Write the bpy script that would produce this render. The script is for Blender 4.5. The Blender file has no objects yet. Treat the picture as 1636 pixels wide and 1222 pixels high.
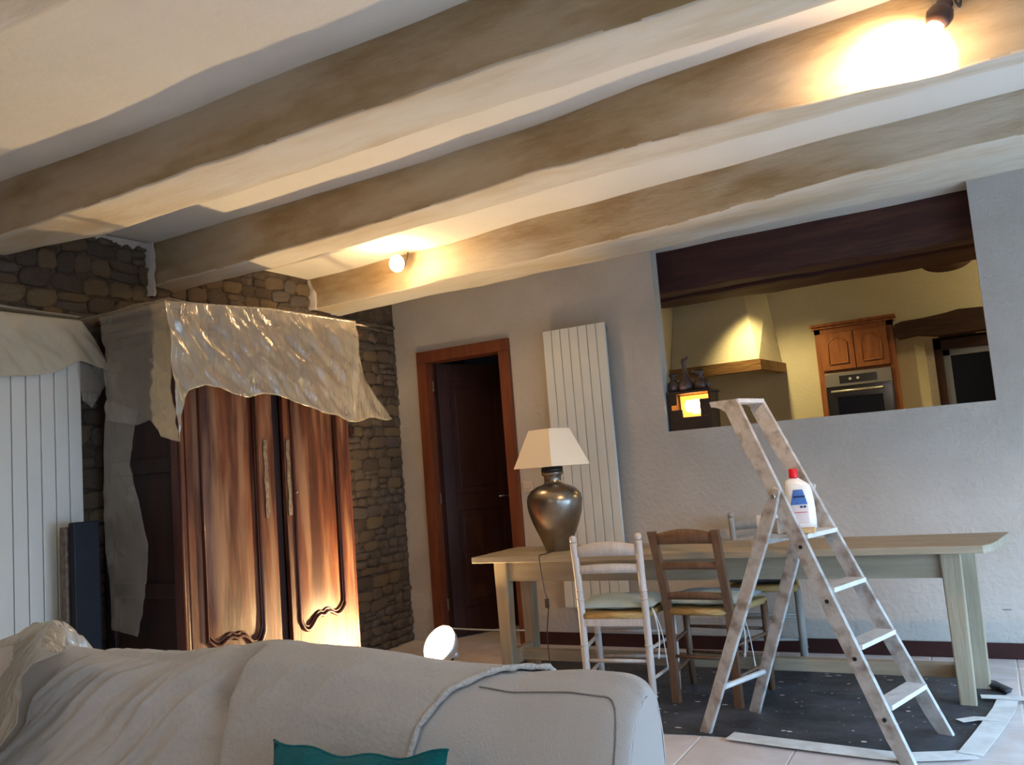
import bpy, bmesh, math, random
from mathutils import Vector, Matrix, noise
random.seed(7)
S = bpy.context.scene
COL = S.collection
PI = math.pi

# ---------------------------------------------------------------- camera, light, exposure
H = 1.1731                      # eye height
F = 1350.0                      # focal length in pixels of the 1636 x 1222 frame
R = ((0.86923224, -0.11987378, -0.47965153),
     (0.4881139, 0.05381107, 0.8711195),
     (-0.07861383, -0.99132974, 0.10528638))
cd = bpy.data.cameras.new('camera'); cam = bpy.data.objects.new('camera', cd); COL.objects.link(cam)
cd.sensor_width = 36.0; cd.lens = F/1636*36.0; cd.clip_start = .05; cd.clip_end = 60
M = Matrix(((R[0][0], -R[0][1], -R[0][2], 0), (R[1][0], -R[1][1], -R[1][2], 0), (R[2][0], -R[2][1], -R[2][2], H), (0, 0, 0, 1)))
cam.matrix_world = M
S.camera = cam
S.view_settings.view_transform = 'Standard'; S.view_settings.look = 'None'
S.view_settings.exposure = 0.0; S.view_settings.gamma = 1.0; S.view_settings.use_curve_mapping = False

world = bpy.data.worlds.new('world'); S.world = world; world.use_nodes = True
world.node_tree.nodes['Background'].inputs[0].default_value = (.55, .72, 1.0, 1)
world.node_tree.nodes['Background'].inputs[1].default_value = .5

def light(name, kind, loc, power, color, size=.1, target=None, **kw):
    l = bpy.data.lights.new(name, kind); o = bpy.data.objects.new(name, l); COL.objects.link(o)
    o.location = loc; l.energy = power; l.color = color
    if kind == 'AREA':
        l.shape = 'RECTANGLE'; l.size = size[0]; l.size_y = size[1]
    else: l.shadow_soft_size = size
    if target is not None:
        d = Vector(target)-Vector(loc); o.rotation_euler = d.to_track_quat('-Z', 'Y').to_euler()
    for k, v in kw.items(): setattr(l, k, v)
    return o
WARM = (1.0, .60, .27); WARM2 = (1.0, .64, .32); DAY = (.40, .67, 1.0)
# daylight coming in through the glazed door in the right wall and the window behind the camera
light('daylight_right', 'AREA', (2.36, 3.10, .80), 200, DAY, (2.7, 1.4), target=(1.2, 3.5, -1.0), spread=math.radians(140))
light('daylight_near', 'AREA', (2.36, -.35, 1.35), 30, (.48, .72, 1.0), (1.5, 1.2), target=(-.3, 1.2, .7))
light('warm_fill_behind', 'POINT', (-1.1, -1.5, 2.15), 19, (1.0, .84, .70), .12)  # added warm fill for walls and sofa, not a known lamp
light('kitchen_lamp', 'SPOT', (-1.56, 6.78, 2.52), 70, (1.0, .78, .34), .04, target=(-1.28, 7.25, 1.3), spot_size=math.radians(104), spot_blend=.9)
light('kitchen_fill_far', 'POINT', (1.3, 6.9, 2.4), 34, (1.0, .82, .42), .1)  # added fill to brighten the kitchen's right wall, not a known lamp
GLOBE = 1500.0       # emission strength of the globe on the floor
SPOT_A = 50.0; SPOT_B = 80.0

# ---------------------------------------------------------------- helpers
def ray(px, py):
    a, b, c = px-818, py-611, F
    return Vector([r[0]*a+r[1]*b+r[2]*c for r in R])
O0 = Vector((0, 0, H))
def on_y(px, py, Y): r = ray(px, py); return O0+r*(Y/r.y)
def on_x(px, py, X): r = ray(px, py); return O0+r*(X/r.x)
def on_z(px, py, Z=0.0): r = ray(px, py); return O0+r*((Z-H)/r.z)

def nz(x, y, z, s=1.0): return noise.noise(Vector((x*s, y*s, z*s)))

MATS = {}
def mat(name, col, rough=.6, col2=None, nscale=6.0, stretch=(1, 1, 1), bump=0.0, bscale=40.0, spec=.4, metal=0.0,
        col3=None, n3=2.0, lo=.4, hi=.65, lo3=.5, hi3=.65, sheen=0.0, bstretch=None, coat=0.0):
    m = bpy.data.materials.new(name); m.use_nodes = True; nt = m.node_tree; N = nt.nodes; L = nt.links
    p = N['Principled BSDF']
    p.inputs['Roughness'].default_value = rough; p.inputs['Metallic'].default_value = metal
    p.inputs['Specular IOR Level'].default_value = spec
    if coat: p.inputs['Coat Weight'].default_value = coat; p.inputs['Coat Roughness'].default_value = .2
    if sheen: p.inputs['Sheen Weight'].default_value = sheen
    p.inputs['Base Color'].default_value = (*col, 1)
    tc = N.new('ShaderNodeTexCoord')
    def mapped(st):
        mp = N.new('ShaderNodeMapping'); mp.inputs['Scale'].default_value = st; L.new(tc.outputs['Object'], mp.inputs['Vector']); return mp
    out = None
    if col2:
        mp = mapped(stretch)
        n = N.new('ShaderNodeTexNoise'); n.inputs['Scale'].default_value = nscale; n.inputs['Detail'].default_value = 6; n.inputs['Roughness'].default_value = .65
        L.new(mp.outputs[0], n.inputs['Vector'])
        cr = N.new('ShaderNodeValToRGB'); cr.color_ramp.elements[0].position = lo; cr.color_ramp.elements[1].position = hi
        cr.color_ramp.elements[0].color = (*col, 1); cr.color_ramp.elements[1].color = (*col2, 1)
        L.new(n.outputs['Fac'], cr.inputs[0]); out = cr.outputs[0]
        if col3:
            n3_ = N.new('ShaderNodeTexNoise'); n3_.inputs['Scale'].default_value = n3; n3_.inputs['Detail'].default_value = 4
            mp3 = mapped(stretch); mp3.inputs['Location'].default_value = (3.3, 1.7, 5.1); L.new(mp3.outputs[0], n3_.inputs['Vector'])
            r3 = N.new('ShaderNodeValToRGB'); r3.color_ramp.elements[0].position = lo3; r3.color_ramp.elements[1].position = hi3
            L.new(n3_.outputs['Fac'], r3.inputs[0])
            mx = N.new('ShaderNodeMix'); mx.data_type = 'RGBA'; L.new(r3.outputs[0], mx.inputs[0]); L.new(out, mx.inputs[6])
            mx.inputs[7].default_value = (*col3, 1); out = mx.outputs[2]
        L.new(out, p.inputs['Base Color'])
    if bump:
        mp = mapped(bstretch or stretch)
        n = N.new('ShaderNodeTexNoise'); n.inputs['Scale'].default_value = bscale; n.inputs['Detail'].default_value = 5
        L.new(mp.outputs[0], n.inputs['Vector'])
        b = N.new('ShaderNodeBump'); b.inputs['Strength'].default_value = bump; b.inputs['Distance'].default_value = .01
        L.new(n.outputs['Fac'], b.inputs['Height']); L.new(b.outputs[0], p.inputs['Normal'])
    MATS[name] = m; return m

def glow(name, col, strength):
    m = bpy.data.materials.new(name); m.use_nodes = True; nt = m.node_tree
    p = nt.nodes['Principled BSDF']; p.inputs['Base Color'].default_value = (*col, 1)
    p.inputs['Emission Color'].default_value = (*col, 1); p.inputs['Emission Strength'].default_value = strength
    MATS[name] = m; return m

def film(name, col, opacity, rough=.25, bump=.5, gloss=.12):
    m = bpy.data.materials.new(name); m.use_nodes = True; nt = m.node_tree; N = nt.nodes; L = nt.links
    p = N['Principled BSDF']; p.inputs['Base Color'].default_value = (*col, 1); p.inputs['Roughness'].default_value = rough
    p.inputs['Specular IOR Level'].default_value = .9
    out = N['Material Output']
    tr = N.new('ShaderNodeBsdfTransparent'); tl = N.new('ShaderNodeBsdfTranslucent'); tl.inputs[0].default_value = (*col, 1)
    m1 = N.new('ShaderNodeMixShader'); m1.inputs[0].default_value = .35; gs = N.new('ShaderNodeBsdfGlossy'); gs.inputs['Roughness'].default_value = rough*1.6; gs.inputs[0].default_value = (.95, .92, .86, 1); m0 = N.new('ShaderNodeMixShader'); m0.inputs[0].default_value = gloss; L.new(p.outputs[0], m0.inputs[1]); L.new(gs.outputs[0], m0.inputs[2]); L.new(m0.outputs[0], m1.inputs[1]); L.new(tl.outputs[0], m1.inputs[2])
    m2 = N.new('ShaderNodeMixShader'); L.new(tr.outputs[0], m2.inputs[1]); L.new(m1.outputs[0], m2.inputs[2])
    tc = N.new('ShaderNodeTexCoord'); n = N.new('ShaderNodeTexNoise'); n.inputs['Scale'].default_value = 7; n.inputs['Detail'].default_value = 5
    L.new(tc.outputs['Object'], n.inputs['Vector'])
    mr = N.new('ShaderNodeMapRange'); mr.inputs[1].default_value = .3; mr.inputs[2].default_value = .7
    mr.inputs[3].default_value = max(0, opacity-.06); mr.inputs[4].default_value = min(1, opacity+.06)
    L.new(n.outputs['Fac'], mr.inputs[0]); L.new(mr.outputs[0], m2.inputs[0])
    b = N.new('ShaderNodeBump'); b.inputs['Strength'].default_value = bump; b.inputs['Distance'].default_value = .02
    n2 = N.new('ShaderNodeTexNoise'); n2.inputs['Scale'].default_value = 26; n2.inputs['Detail'].default_value = 3; n2.inputs['Distortion'].default_value = 1.2
    mp = N.new('ShaderNodeMapping'); mp.inputs['Rotation'].default_value = (.75, 0, 0); mp.inputs['Scale'].default_value = (1, 1, .22); L.new(tc.outputs['Object'], mp.inputs['Vector']); L.new(mp.outputs[0], n2.inputs['Vector']); L.new(n2.outputs['Fac'], b.inputs['Height']); L.new(b.outputs[0], p.inputs['Normal']); L.new(b.outputs[0], gs.inputs['Normal'])
    L.new(m2.outputs[0], out.inputs[0]); MATS[name] = m; return m

def tag(o, label=None, cat=None, group=None, kind=None):
    if label: o['label'] = label
    if cat: o['category'] = cat
    if group: o['group'] = group
    if kind: o['kind'] = kind
    return o

class MB:
    """collects shapes into one mesh"""
    def __init__(s): s.v = []; s.f = []; s.sm = []
    def add(s, verts, faces, smooth=False):
        o = len(s.v); s.v += [tuple(v) for v in verts]; s.f += [tuple(i+o for i in f) for f in faces]; s.sm += [smooth]*len(faces); return s
    def box(s, lo, hi, bev=0.0, M=None):
        bm = bmesh.new(); bmesh.ops.create_cube(bm, size=1)
        c = [(lo[i]+hi[i])/2 for i in range(3)]; d = [hi[i]-lo[i] for i in range(3)]
        for v in bm.verts: v.co = Vector([c[i]+v.co[i]*d[i] for i in range(3)])
        if bev: bmesh.ops.bevel(bm, geom=bm.edges[:], offset=min(bev, min(abs(x) for x in d)*.45), segments=2, affect='EDGES', profile=.6)
        bm.verts.index_update()
        vs = [M @ v.co if M else v.co.copy() for v in bm.verts]; fs = [[v.index for v in f.verts] for f in bm.faces]; bm.free()
        return s.add(vs, fs)
    def prism(s, pts, lo, hi, axis=2, M=None):
        """pts: 2D polygon; extruded along axis from lo to hi"""
        n = len(pts)
        def mk(p, t):
            if axis == 2: q = (p[0], p[1], t)
            elif axis == 1: q = (p[0], t, p[1])
            else: q = (t, p[0], p[1])
            return M @ Vector(q) if M else Vector(q)
        vs = [mk(p, lo) for p in pts]+[mk(p, hi) for p in pts]
        fs = [tuple(range(n-1, -1, -1)), tuple(range(n, 2*n))]+[(i, (i+1) % n, n+(i+1) % n, n+i) for i in range(n)]
        return s.add(vs, fs)
    def tube(s, pts, r, seg=8, caps=True, flat=None):
        pts = [Vector(p) for p in pts]; n = len(pts); rs = r if isinstance(r, (list, tuple)) else [r]*n
        vs = []; prev = None
        for i, p in enumerate(pts):
            t = (pts[min(i+1, n-1)]-pts[max(i-1, 0)])
            if t.length < 1e-9: t = Vector((0, 0, 1))
            t.normalize()
            if prev is None:
                a = Vector((0, 0, 1)) if abs(t.z) < .9 else Vector((1, 0, 0)); prev = t.cross(a).normalized()
            u = (prev-t*prev.dot(t))
            if u.length < 1e-6: u = t.orthogonal()
            u.normalize(); w = t.cross(u); prev = u
            for k in range(seg):
                a = 2*PI*k/seg; vs.append(p+(u*math.cos(a)+w*math.sin(a)*(flat or 1))*rs[i])
        fs = [(i*seg+k, i*seg+(k+1) % seg, (i+1)*seg+(k+1) % seg, (i+1)*seg+k) for i in range(n-1) for k in range(seg)]
        s.add(vs, fs, True)
        if caps:
            o = len(s.v)-len(vs)
            s.f += [tuple(o+k for k in range(seg-1, -1, -1)), tuple(o+(n-1)*seg+k for k in range(seg))]; s.sm += [False, False]
        return s
    def lathe(s, prof, c=(0, 0, 0), seg=32, M=None):
        vs = []
        for (r, z) in prof:
            for k in range(seg):
                a = 2*PI*k/seg; q = Vector((c[0]+r*math.cos(a), c[1]+r*math.sin(a), c[2]+z)); vs.append(M @ q if M else q)
        n = len(prof)
        fs = [(i*seg+k, i*seg+(k+1) % seg, (i+1)*seg+(k+1) % seg, (i+1)*seg+k) for i in range(n-1) for k in range(seg)]
        s.add(vs, fs, True)
        o = len(s.v)-len(vs)
        s.f += [tuple(o+k for k in range(seg-1, -1, -1)), tuple(o+(n-1)*seg+k for k in range(seg))]; s.sm += [False, False]
        return s
    def ball(s, c, r, seg=16, sc=(1, 1, 1)):
        pr = [(max(.0005, math.sin(PI*i/10))*r, -math.cos(PI*i/10)*r) for i in range(11)]
        vs = []
        for (q, z) in pr:
            for k in range(seg):
                a = 2*PI*k/seg; vs.append((c[0]+q*math.cos(a)*sc[0], c[1]+q*math.sin(a)*sc[1], c[2]+z*sc[2]))
        return s.add(vs, [(i*seg+k, i*seg+(k+1) % seg, (i+1)*seg+(k+1) % seg, (i+1)*seg+k) for i in range(10) for k in range(seg)], True)
    def grid(s, fn, nu, nv, closed=False):
        vs = [fn(i/nu, j/nv) for j in range(nv+1) for i in range(nu+1)]; w = nu+1
        return s.add(vs, [(j*w+i, j*w+i+1, (j+1)*w+i+1, (j+1)*w+i) for j in range(nv) for i in range(nu)], True)
    def build(s, name, m, parent=None, loc=(0, 0, 0), solid=0.0):
        me = bpy.data.meshes.new(name); me.from_pydata([tuple(v) for v in s.v], [], s.f)
        me.polygons.foreach_set('use_smooth', s.sm); me.update()
        if m: me.materials.append(MATS[m])
        bm = bmesh.new(); bm.from_mesh(me); bmesh.ops.recalc_face_normals(bm, faces=bm.faces[:]); bm.to_mesh(me); bm.free()
        o = bpy.data.objects.new(name, me); COL.objects.link(o); o.location = loc
        if parent: o.parent = parent
        if solid:
            md = o.modifiers.new('solid', 'SOLIDIFY'); md.thickness = solid; md.offset = 0
        return o

def part(name, m, parent, shapes, **k):
    b = MB(); shapes(b); return b.build(name, m, parent, **k)
def empty(name, loc, label, cat, group=None, rz=0.0, rot=None):
    o = bpy.data.objects.new(name, None); COL.objects.link(o); o.location = loc; o.rotation_euler = rot or (0, 0, rz); o.empty_display_size = .1
    return tag(o, label, cat, group)
def boxo(name, m, parent, lo, hi, bev=0.0, **k):
    b = MB(); b.box(lo, hi, bev); return b.build(name, m, parent, **k)
def lerp(a, b, t): return a+(b-a)*t
def curve(pts, t):
    """piecewise-linear lookup: pts [(x, value)]"""
    if t <= pts[0][0]: return pts[0][1]
    for (a, va), (b, vb) in zip(pts, pts[1:]):
        if t <= b: return va+(vb-va)*(t-a)/(b-a)
    return pts[-1][1]
def smooth_pts(P, n=6):
    P = [Vector(p) for p in P]; out = []
    for i in range(len(P)-1):
        p0 = P[max(i-1, 0)]; p1 = P[i]; p2 = P[i+1]; p3 = P[min(i+2, len(P)-1)]
        for k in range(n):
            t = k/n; out.append(.5*((2*p1)+(-p0+p2)*t+(2*p0-5*p1+4*p2-p3)*t*t+(-p0+3*p1-3*p2+p3)*t*t*t))
    out.append(P[-1]); return out

# ---------------------------------------------------------------- materials
mat('plaster', (.50, .46, .41), .85, (.56, .52, .47), 2.0, bump=.6, bscale=34, spec=.15)
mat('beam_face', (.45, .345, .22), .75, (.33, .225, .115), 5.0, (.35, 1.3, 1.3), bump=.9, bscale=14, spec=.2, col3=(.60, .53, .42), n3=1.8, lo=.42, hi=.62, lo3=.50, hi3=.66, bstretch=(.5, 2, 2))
mat('ceiling_paint', (.76, .72, .64), .85, (.80, .76, .68), 2.0, bump=.25, bscale=20, spec=.15)
mat('beam_paint', (.66, .60, .50), .75, (.50, .38, .22), 3.2, (.35, 1.3, 1.3), bump=.5, bscale=16, spec=.2, col3=(.70, .67, .60), n3=2.0, lo=.40, hi=.72, bstretch=(.5, 2, 2))
mat('mortar', (.075, .057, .042), .95, (.12, .092, .068), 14, bump=.8, bscale=40, spec=.1)
mat('stone_a', (.125, .090, .062), .9, (.18, .135, .095), 14, bump=.8, bscale=35, spec=.15)
mat('stone_b', (.085, .065, .050), .9, (.135, .105, .080), 14, bump=.8, bscale=35, spec=.15)
mat('stone_c', (.16, .115, .07), .9, (.21, .16, .10), 12, bump=.8, bscale=35, spec=.15)
mat('stone_d', (.11, .092, .080), .9, (.155, .13, .112), 12, bump=.8, bscale=35, spec=.15)
mat('tile', (.72, .62, .59), .45, (.80, .72, .69), 7, bump=.12, bscale=30, spec=.4, col3=(.68, .58, .53), n3=4)
mat('grout', (.66, .60, .57), .9)
mat('skirting', (.045, .012, .011), .45, (.035, .010, .009), 8)
mat('door_frame', (.15, .040, .018), .45, (.20, .060, .026), 5, (6, 6, .6), bump=.1, bscale=20)
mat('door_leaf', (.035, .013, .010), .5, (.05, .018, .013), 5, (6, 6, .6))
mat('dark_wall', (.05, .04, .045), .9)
mat('radiator_white', (.70, .72, .68), .4, spec=.4)
mat('radiator_gap', (.20, .19, .17), .7)
mat('armoire_wood', (.045, .012, .007), .52, (.135, .040, .016), 2.8, (5, 5, .5), bump=.10, bscale=14, spec=.3, col3=(.20, .105, .060), n3=2.4, lo3=.50, hi3=.64, lo=.42, hi=.60)
mat('armoire_dark', (.055, .014, .009), .36, (.10, .027, .014), 4, (5, 5, .5), bump=.15, bscale=14, spec=.45)
mat('armoire_side', (.022, .010, .010), .5, (.035, .016, .014), 4, (5, 5, .5))
mat('old_metal', (.14, .10, .075), .6, (.26, .21, .16), 40, metal=.5)
mat('navy', (.003, .004, .011), .6, (.005, .008, .02), 4)
mat('table_wood', (.32, .265, .185), .5, (.39, .33, .24), 5, (.5, 6, 6), bump=.2, bscale=14, spec=.35, bstretch=(.6, 8, 8))
mat('table_leg_wood', (.33, .27, .18), .5, (.40, .335, .24), 5, (6, 6, .5), bump=.2, bscale=14, spec=.35)
mat('white_wood', (.66, .60, .55), .45, (.56, .48, .42), 9, (4, 4, .7), bump=.2, bscale=18)
mat('brown_wood', (.13, .066, .038), .42, (.19, .105, .060), 8, (5, 5, .8), bump=.15, bscale=18, spec=.45)
mat('grey_wood', (.30, .28, .25), .55, (.38, .36, .31), 9, (4, 4, .7))
mat('straw', (.55, .36, .14), .7, (.42, .26, .09), 20, (1, 22, 1), bump=.8, bscale=10, bstretch=(1, 30, 1))
mat('cushion_green', (.40, .49, .48), .9, (.33, .44, .45), 9, bump=.3, bscale=60, sheen=.2)
mat('cushion_dark', (.06, .07, .08), .9, (.09, .10, .10), 9, bump=.3, bscale=60)
mat('tie_white', (.66, .64, .60), .9)
mat('pewter', (.26, .22, .18), .28, (.36, .32, .27), 5, metal=.95, bump=.12, bscale=9, spec=.6)
mat('pewter_dark', (.05, .04, .035), .45, metal=.6)
mat('reflector', (.80, .78, .74), .35, metal=.6)
mat('shade', (.82, .74, .60), .85, bump=.15, bscale=120)
mat('ladder_paint', (.55, .53, .50), .5, (.38, .33, .29), 16, bump=.3, bscale=30, spec=.4, col3=(.27, .215, .18), n3=15, lo=.40, hi=.70, lo3=.50, hi3=.70)
mat('ladder_step', (.74, .72, .70), .45, (.62, .58, .55), 18, bump=.3, bscale=40, spec=.45)
mat('black_hole', (.01, .01, .01), .6)
mat('steel', (.55, .53, .50), .3, metal=.9)
mat('tarp', (.030, .034, .042), .50, (.085, .092, .108), 4, bump=.9, bscale=7, spec=.45)
mat('fleck', (.75, .74, .72), .7)
mat('tape', (.86, .85, .83), .6, (.70, .68, .65), 10, bump=.3, bscale=20)
mat('linen', (.60, .56, .53), .92, (.61, .56, .52), 60, (1, 1, 1), bump=.25, bscale=220, sheen=.25, spec=.1)
mat('throw', (.57, .52, .475), .95, (.62, .57, .525), 5, (1, 1, 1), bump=.35, bscale=90, sheen=.25, spec=.1)
mat('hem', (.72, .68, .65), .9, bump=.8, bscale=150)
mat('seam', (.26, .235, .22), .9)
mat('teal', (.000, .125, .145), .85, (.004, .16, .175), 30, bump=.3, bscale=180, sheen=.2, spec=.15)
mat('bottle_white', (.86, .84, .80), .3, spec=.5)
mat('cap_red', (.75, .010, .022), .35)
mat('label_blue', (.05, .14, .42), .5, (.09, .20, .50), 60)
mat('label_navy', (.012, .03, .12), .5)
mat('label_pale', (.72, .63, .62), .5)
mat('carton', (.84, .80, .77), .7)
mat('sponge', (.70, .44, .20), .95, (.78, .54, .28), 60, bump=.5, bscale=120)
mat('kitchen_wall', (.58, .52, .37), .9, (.62, .56, .41), 3, bump=.3, bscale=40)
mat('kitchen_beam', (.045, .014, .013), .7, (.075, .026, .020), 4, (.5, 4, 4), bump=.6, bscale=10, col3=(.10, .04, .025), n3=2.2)
mat('lintel', (.035, .014, .012), .7, (.055, .024, .018), 5, (.6, 4, 4), bump=.6, bscale=10)
mat('mantel', (.20, .10, .035), .6, (.30, .16, .055), 6, (.6, 4, 4), bump=.5, bscale=12)
mat('cabinet_wood', (.24, .075, .022), .38, (.34, .125, .040), 5, (6, 6, .7), bump=.1, bscale=16)
mat('oven_steel', (.30, .28, .25), .35, metal=.7)
mat('oven_black', (.012, .011, .013), .12, spec=.6)
mat('handle', (.62, .60, .54), .3, metal=.6)
mat('window_blue', (.20, .22, .30), .5)
mat('black_glass', (.004, .005, .014), .25, spec=.15)  # even black colour for the door pane and oven window
mat('lantern_black', (.030, .016, .013), .45, (.045, .024, .018), 10)
mat('figurine', (.060, .035, .028), .35, (.10, .055, .045), 12, spec=.6)
mat('figurine_pale', (.26, .17, .16), .4)
mat('bulb_holder', (.055, .030, .025), .35)
mat('switch_plate', (.62, .52, .42), .5)
mat('cable', (.06, .045, .04), .6)
mat('outside', (.22, .30, .20), .9, (.12, .18, .10), 4)
mat('frame_white', (.70, .70, .68), .5)
film('plastic', (.66, .60, .50), .52, .10, .65, .36)
film('plastic_side', (.62, .60, .54), .30, .3, .5)
film('plastic_left', (.76, .70, .56), .66, .5, .4)
film('plastic_sofa', (.86, .84, .78), .78, .12, .9, .35)
glow('globe_glow', (1.0, .70, .34), GLOBE)
glow('bulb_glow', (1.0, .66, .33), 170)
glow('candle_glow', (1.0, .62, .22), 22)
glow('amber_glow', (1.0, .36, .05), 2.2)

# ---------------------------------------------------------------- room shell
XL, XR, YB, YF, ZC = -3.87, 2.3, 5.204, -2.5, 2.57
OL, OR, OB = -1.765, .073, 1.352          # pass-through opening: left, right, sill
DL, DR, DT = -3.60, -2.915, 2.07          # doorway
tag(boxo('floor', 'grout', None, (XL-.3, YF-.2, -.12), (XR+.2, 7.8, -.0025)), kind='structure')
fl = bpy.data.objects['floor']
tm = []
for k in range(6):
    b = MB(); b.box((-.197, -.197, -.008), (.197, .197, 0), .003)
    o = b.build('tile', 'tile', fl); tm.append(o.data); 
    COL.objects.unlink(o); bpy.data.objects.remove(o)
for i in range(-7, 9):
    for j in range(5, 13):
        x = -1.0+.4*i; y = 3.4+.4*(j-5)-.8+.0
        if x-.2 < XL-.05 or x+.2 > XR+.05 or y+.2 > YB+.02: continue
        o = bpy.data.objects.new('tile', tm[(i*7+j*3) % 6]); COL.objects.link(o); o.parent = fl
        o.location = (x, y, random.uniform(-.0015, 0)); o.rotation_euler = (0, 0, random.choice((0, PI/2, PI, 3*PI/2)))
# strip of narrower tiles along the back wall
for i in range(-7, 9):
    x = -1.0+.4*i
    if x-.2 < XL-.05 or x+.2 > XR+.05: continue
    b = MB(); b.box((x-.197, 5.003, -.008), (x+.197, YB-.001, 0), .003); b.build('tile', 'tile', fl)
# near part of the floor, below the frame
b = MB()
for i in range(-7, 9):
    for j in range(-10, 0):
        x = -1.0+.4*i; y = 2.6+.4*j
        if x-.2 < XL-.05 or x+.2 > XR+.05: continue
        b.box((x-.197, y-.197, -.008), (x+.197, y+.197, 0))
tag(b.build('tile', 'tile', fl), kind='stuff')

def slab_noise(name, m, x0, x1, y0, y1, z, th, amp, nx, ny):
    b = MB()
    b.grid(lambda u, v: (lerp(x0, x1, u), lerp(y0, y1, v), z+amp*nz(lerp(x0, x1, u), lerp(y0, y1, v), 0, 1.7)), nx, ny)
    b.box((x0, y0, z+.05), (x1, y1, z+.05+th))
    return tag(b.build(name, m), kind='structure')
slab_noise('ceiling', 'ceiling_paint', XL-.3, XR+.2, YF-.2, 7.8, ZC, .1, .012, 90, 110)

w = MB()
T = .12
w.box((XL-.3, YB, 0), (DL, YB+T, ZC+.05)); w.box((DL, YB, DT), (DR, YB+T, ZC+.05)); w.box((DR, YB, 0), (OL, YB+T, ZC+.05))
w.box((OL, YB, 0), (OR, YB+T, OB)); w.box((OR, YB, 0), (XR+.2, YB+T, ZC+.05))
tag(w.build('wall_back', 'plaster'), kind='structure')
w = MB(); w.box((XL-.3, YF, 0), (XL, YB, ZC+.05)); WL = tag(w.build('wall_left', 'mortar'), kind='structure')
# right wall with a wide glazed door, front wall with a window
GY0, GY1, GZ = 1.7, 4.5, 2.05
w = MB(); w.box((XR, YF, 0), (XR+.2, -1.2, ZC+.05)); w.box((XR, .5, 0), (XR+.2, GY0, ZC+.05)); w.box((XR, -1.2, 0), (XR+.2, .5, .7)); w.box((XR, -1.2, 2.0), (XR+.2, .5, ZC+.05)); w.box((XR, GY1, 0), (XR+.2, 7.8, ZC+.05)); w.box((XR, GY0, GZ), (XR+.2, GY1, ZC+.05))
tag(w.build('wall_right', 'plaster'), kind='structure')
w = MB(); w.box((XL-.3, YF-.2, 0), (XR+.2, YF, ZC+.05))
tag(w.build('wall_front', 'plaster'), kind='structure')
g = MB()
for y in (GY0, (GY0+GY1)/2-.03, GY1-.06): g.box((XR+.08, y, 0), (XR+.13, y+.06, GZ), .004)
g.box((XR+.08, GY0, 0), (XR+.13, GY1, .08)); g.box((XR+.08, GY0, GZ-.06), (XR+.13, GY1, GZ))
tag(g.build('window_1', 'frame_white'), kind='structure')
g = MB()
for y in (-1.2, -.38, .44): g.box((XR+.08, y, .7), (XR+.13, y+.06, 2.0), .004)
g.box((XR+.08, -1.2, .7), (XR+.13, .5, .76)); g.box((XR+.08, -1.2, 1.94), (XR+.13, .5, 2.0))
tag(g.build('window_2', 'frame_white'), kind='structure')

# skirting
s = MB(); s.box((DR+.055, YB-.014, 0), (XR, YB, .082), .003); tag(s.build('baseboard_back', 'skirting'), kind='structure')
s = MB(); s.box((XR-.014, GY1+.02, 0), (XR, YB-.02, .082), .003); tag(s.build('baseboard_right', 'skirting'), kind='structure')

# ---- rough painted beams (setting), lofted with uneven sections
def beam(name, m, st, amp, label=None, x_noise=2.2, z_top=2.60):
    """st: stations (X, Ynear_top, Ynear_bottom, z_near, Yfar_bottom, z_far, Yfar_top)"""
    x0, x1 = st[0][0], st[-1][0]; n = max(24, int((x1-x0)/.055))
    rows = []
    sd = random.random()*50
    for i in range(n+1):
        x = lerp(x0, x1, i/n); q = [curve([(s[0], s[k]) for s in st], x) for k in range(1, 7)]
        A, B, C, D = Vector((x, q[0], z_top)), Vector((x, q[1], q[2])), Vector((x, q[3], q[4])), Vector((x, q[5], z_top))
        pts = []
        for k in range(6): pts.append(A.lerp(B, k/6*.965))
        for t in (.0, .33, .66, 1.0):       # rounded near edge
            p = A.lerp(B, .965); r = B.lerp(C, .05); pts.append(p.lerp(B, t).lerp(B.lerp(r, t), t))
        for k in range(1, 5): pts.append(B.lerp(C, .05+.85*k/5))
        for t in (.0, .5, 1.0):
            p = B.lerp(C, .9); r = C.lerp(D, .08); pts.append(p.lerp(C, t).lerp(C.lerp(r, t), t))
        for k in range(1, 6): pts.append(C.lerp(D, .08+.92*k/5))
        out = []
        for k, p in enumerate(pts):
            e = amp if p.z < z_top-.01 else 0
            out.append(p+Vector((0, e*(nz(p.x*x_noise*.6, p.y*3+sd, p.z*4)+.5*nz(p.x*7, p.y*9+sd, p.z*9)),
                                 e*(.9*nz(p.x*x_noise+sd, p.y*2.5, 9)+.45*nz(p.x*7, p.y*5, sd)))))
        rows.append(out)
    b = MB(); m_ = len(rows[0])
    vs = [p for r in rows for p in r]
    fs = [(i*m_+k, i*m_+k+1, (i+1)*m_+k+1, (i+1)*m_+k) for i in range(n) for k in range(m_-1)]
    b.add(vs, fs, True)
    b.add(rows[0], [tuple(range(m_))]); b.add(rows[-1], [tuple(range(m_))])
    o = b.build(name, m); o['kind'] = 'structure'
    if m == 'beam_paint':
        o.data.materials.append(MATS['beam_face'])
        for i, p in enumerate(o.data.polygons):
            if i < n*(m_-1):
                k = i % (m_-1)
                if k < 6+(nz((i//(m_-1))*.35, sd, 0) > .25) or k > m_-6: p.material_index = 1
    return o
beam('trim_1', 'beam_paint', [(-3.87, .92, .94, 2.36, 1.20, 2.37, 1.26), (2.3, .90, .92, 2.36, 1.2, 2.37, 1.26)], .010)
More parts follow.
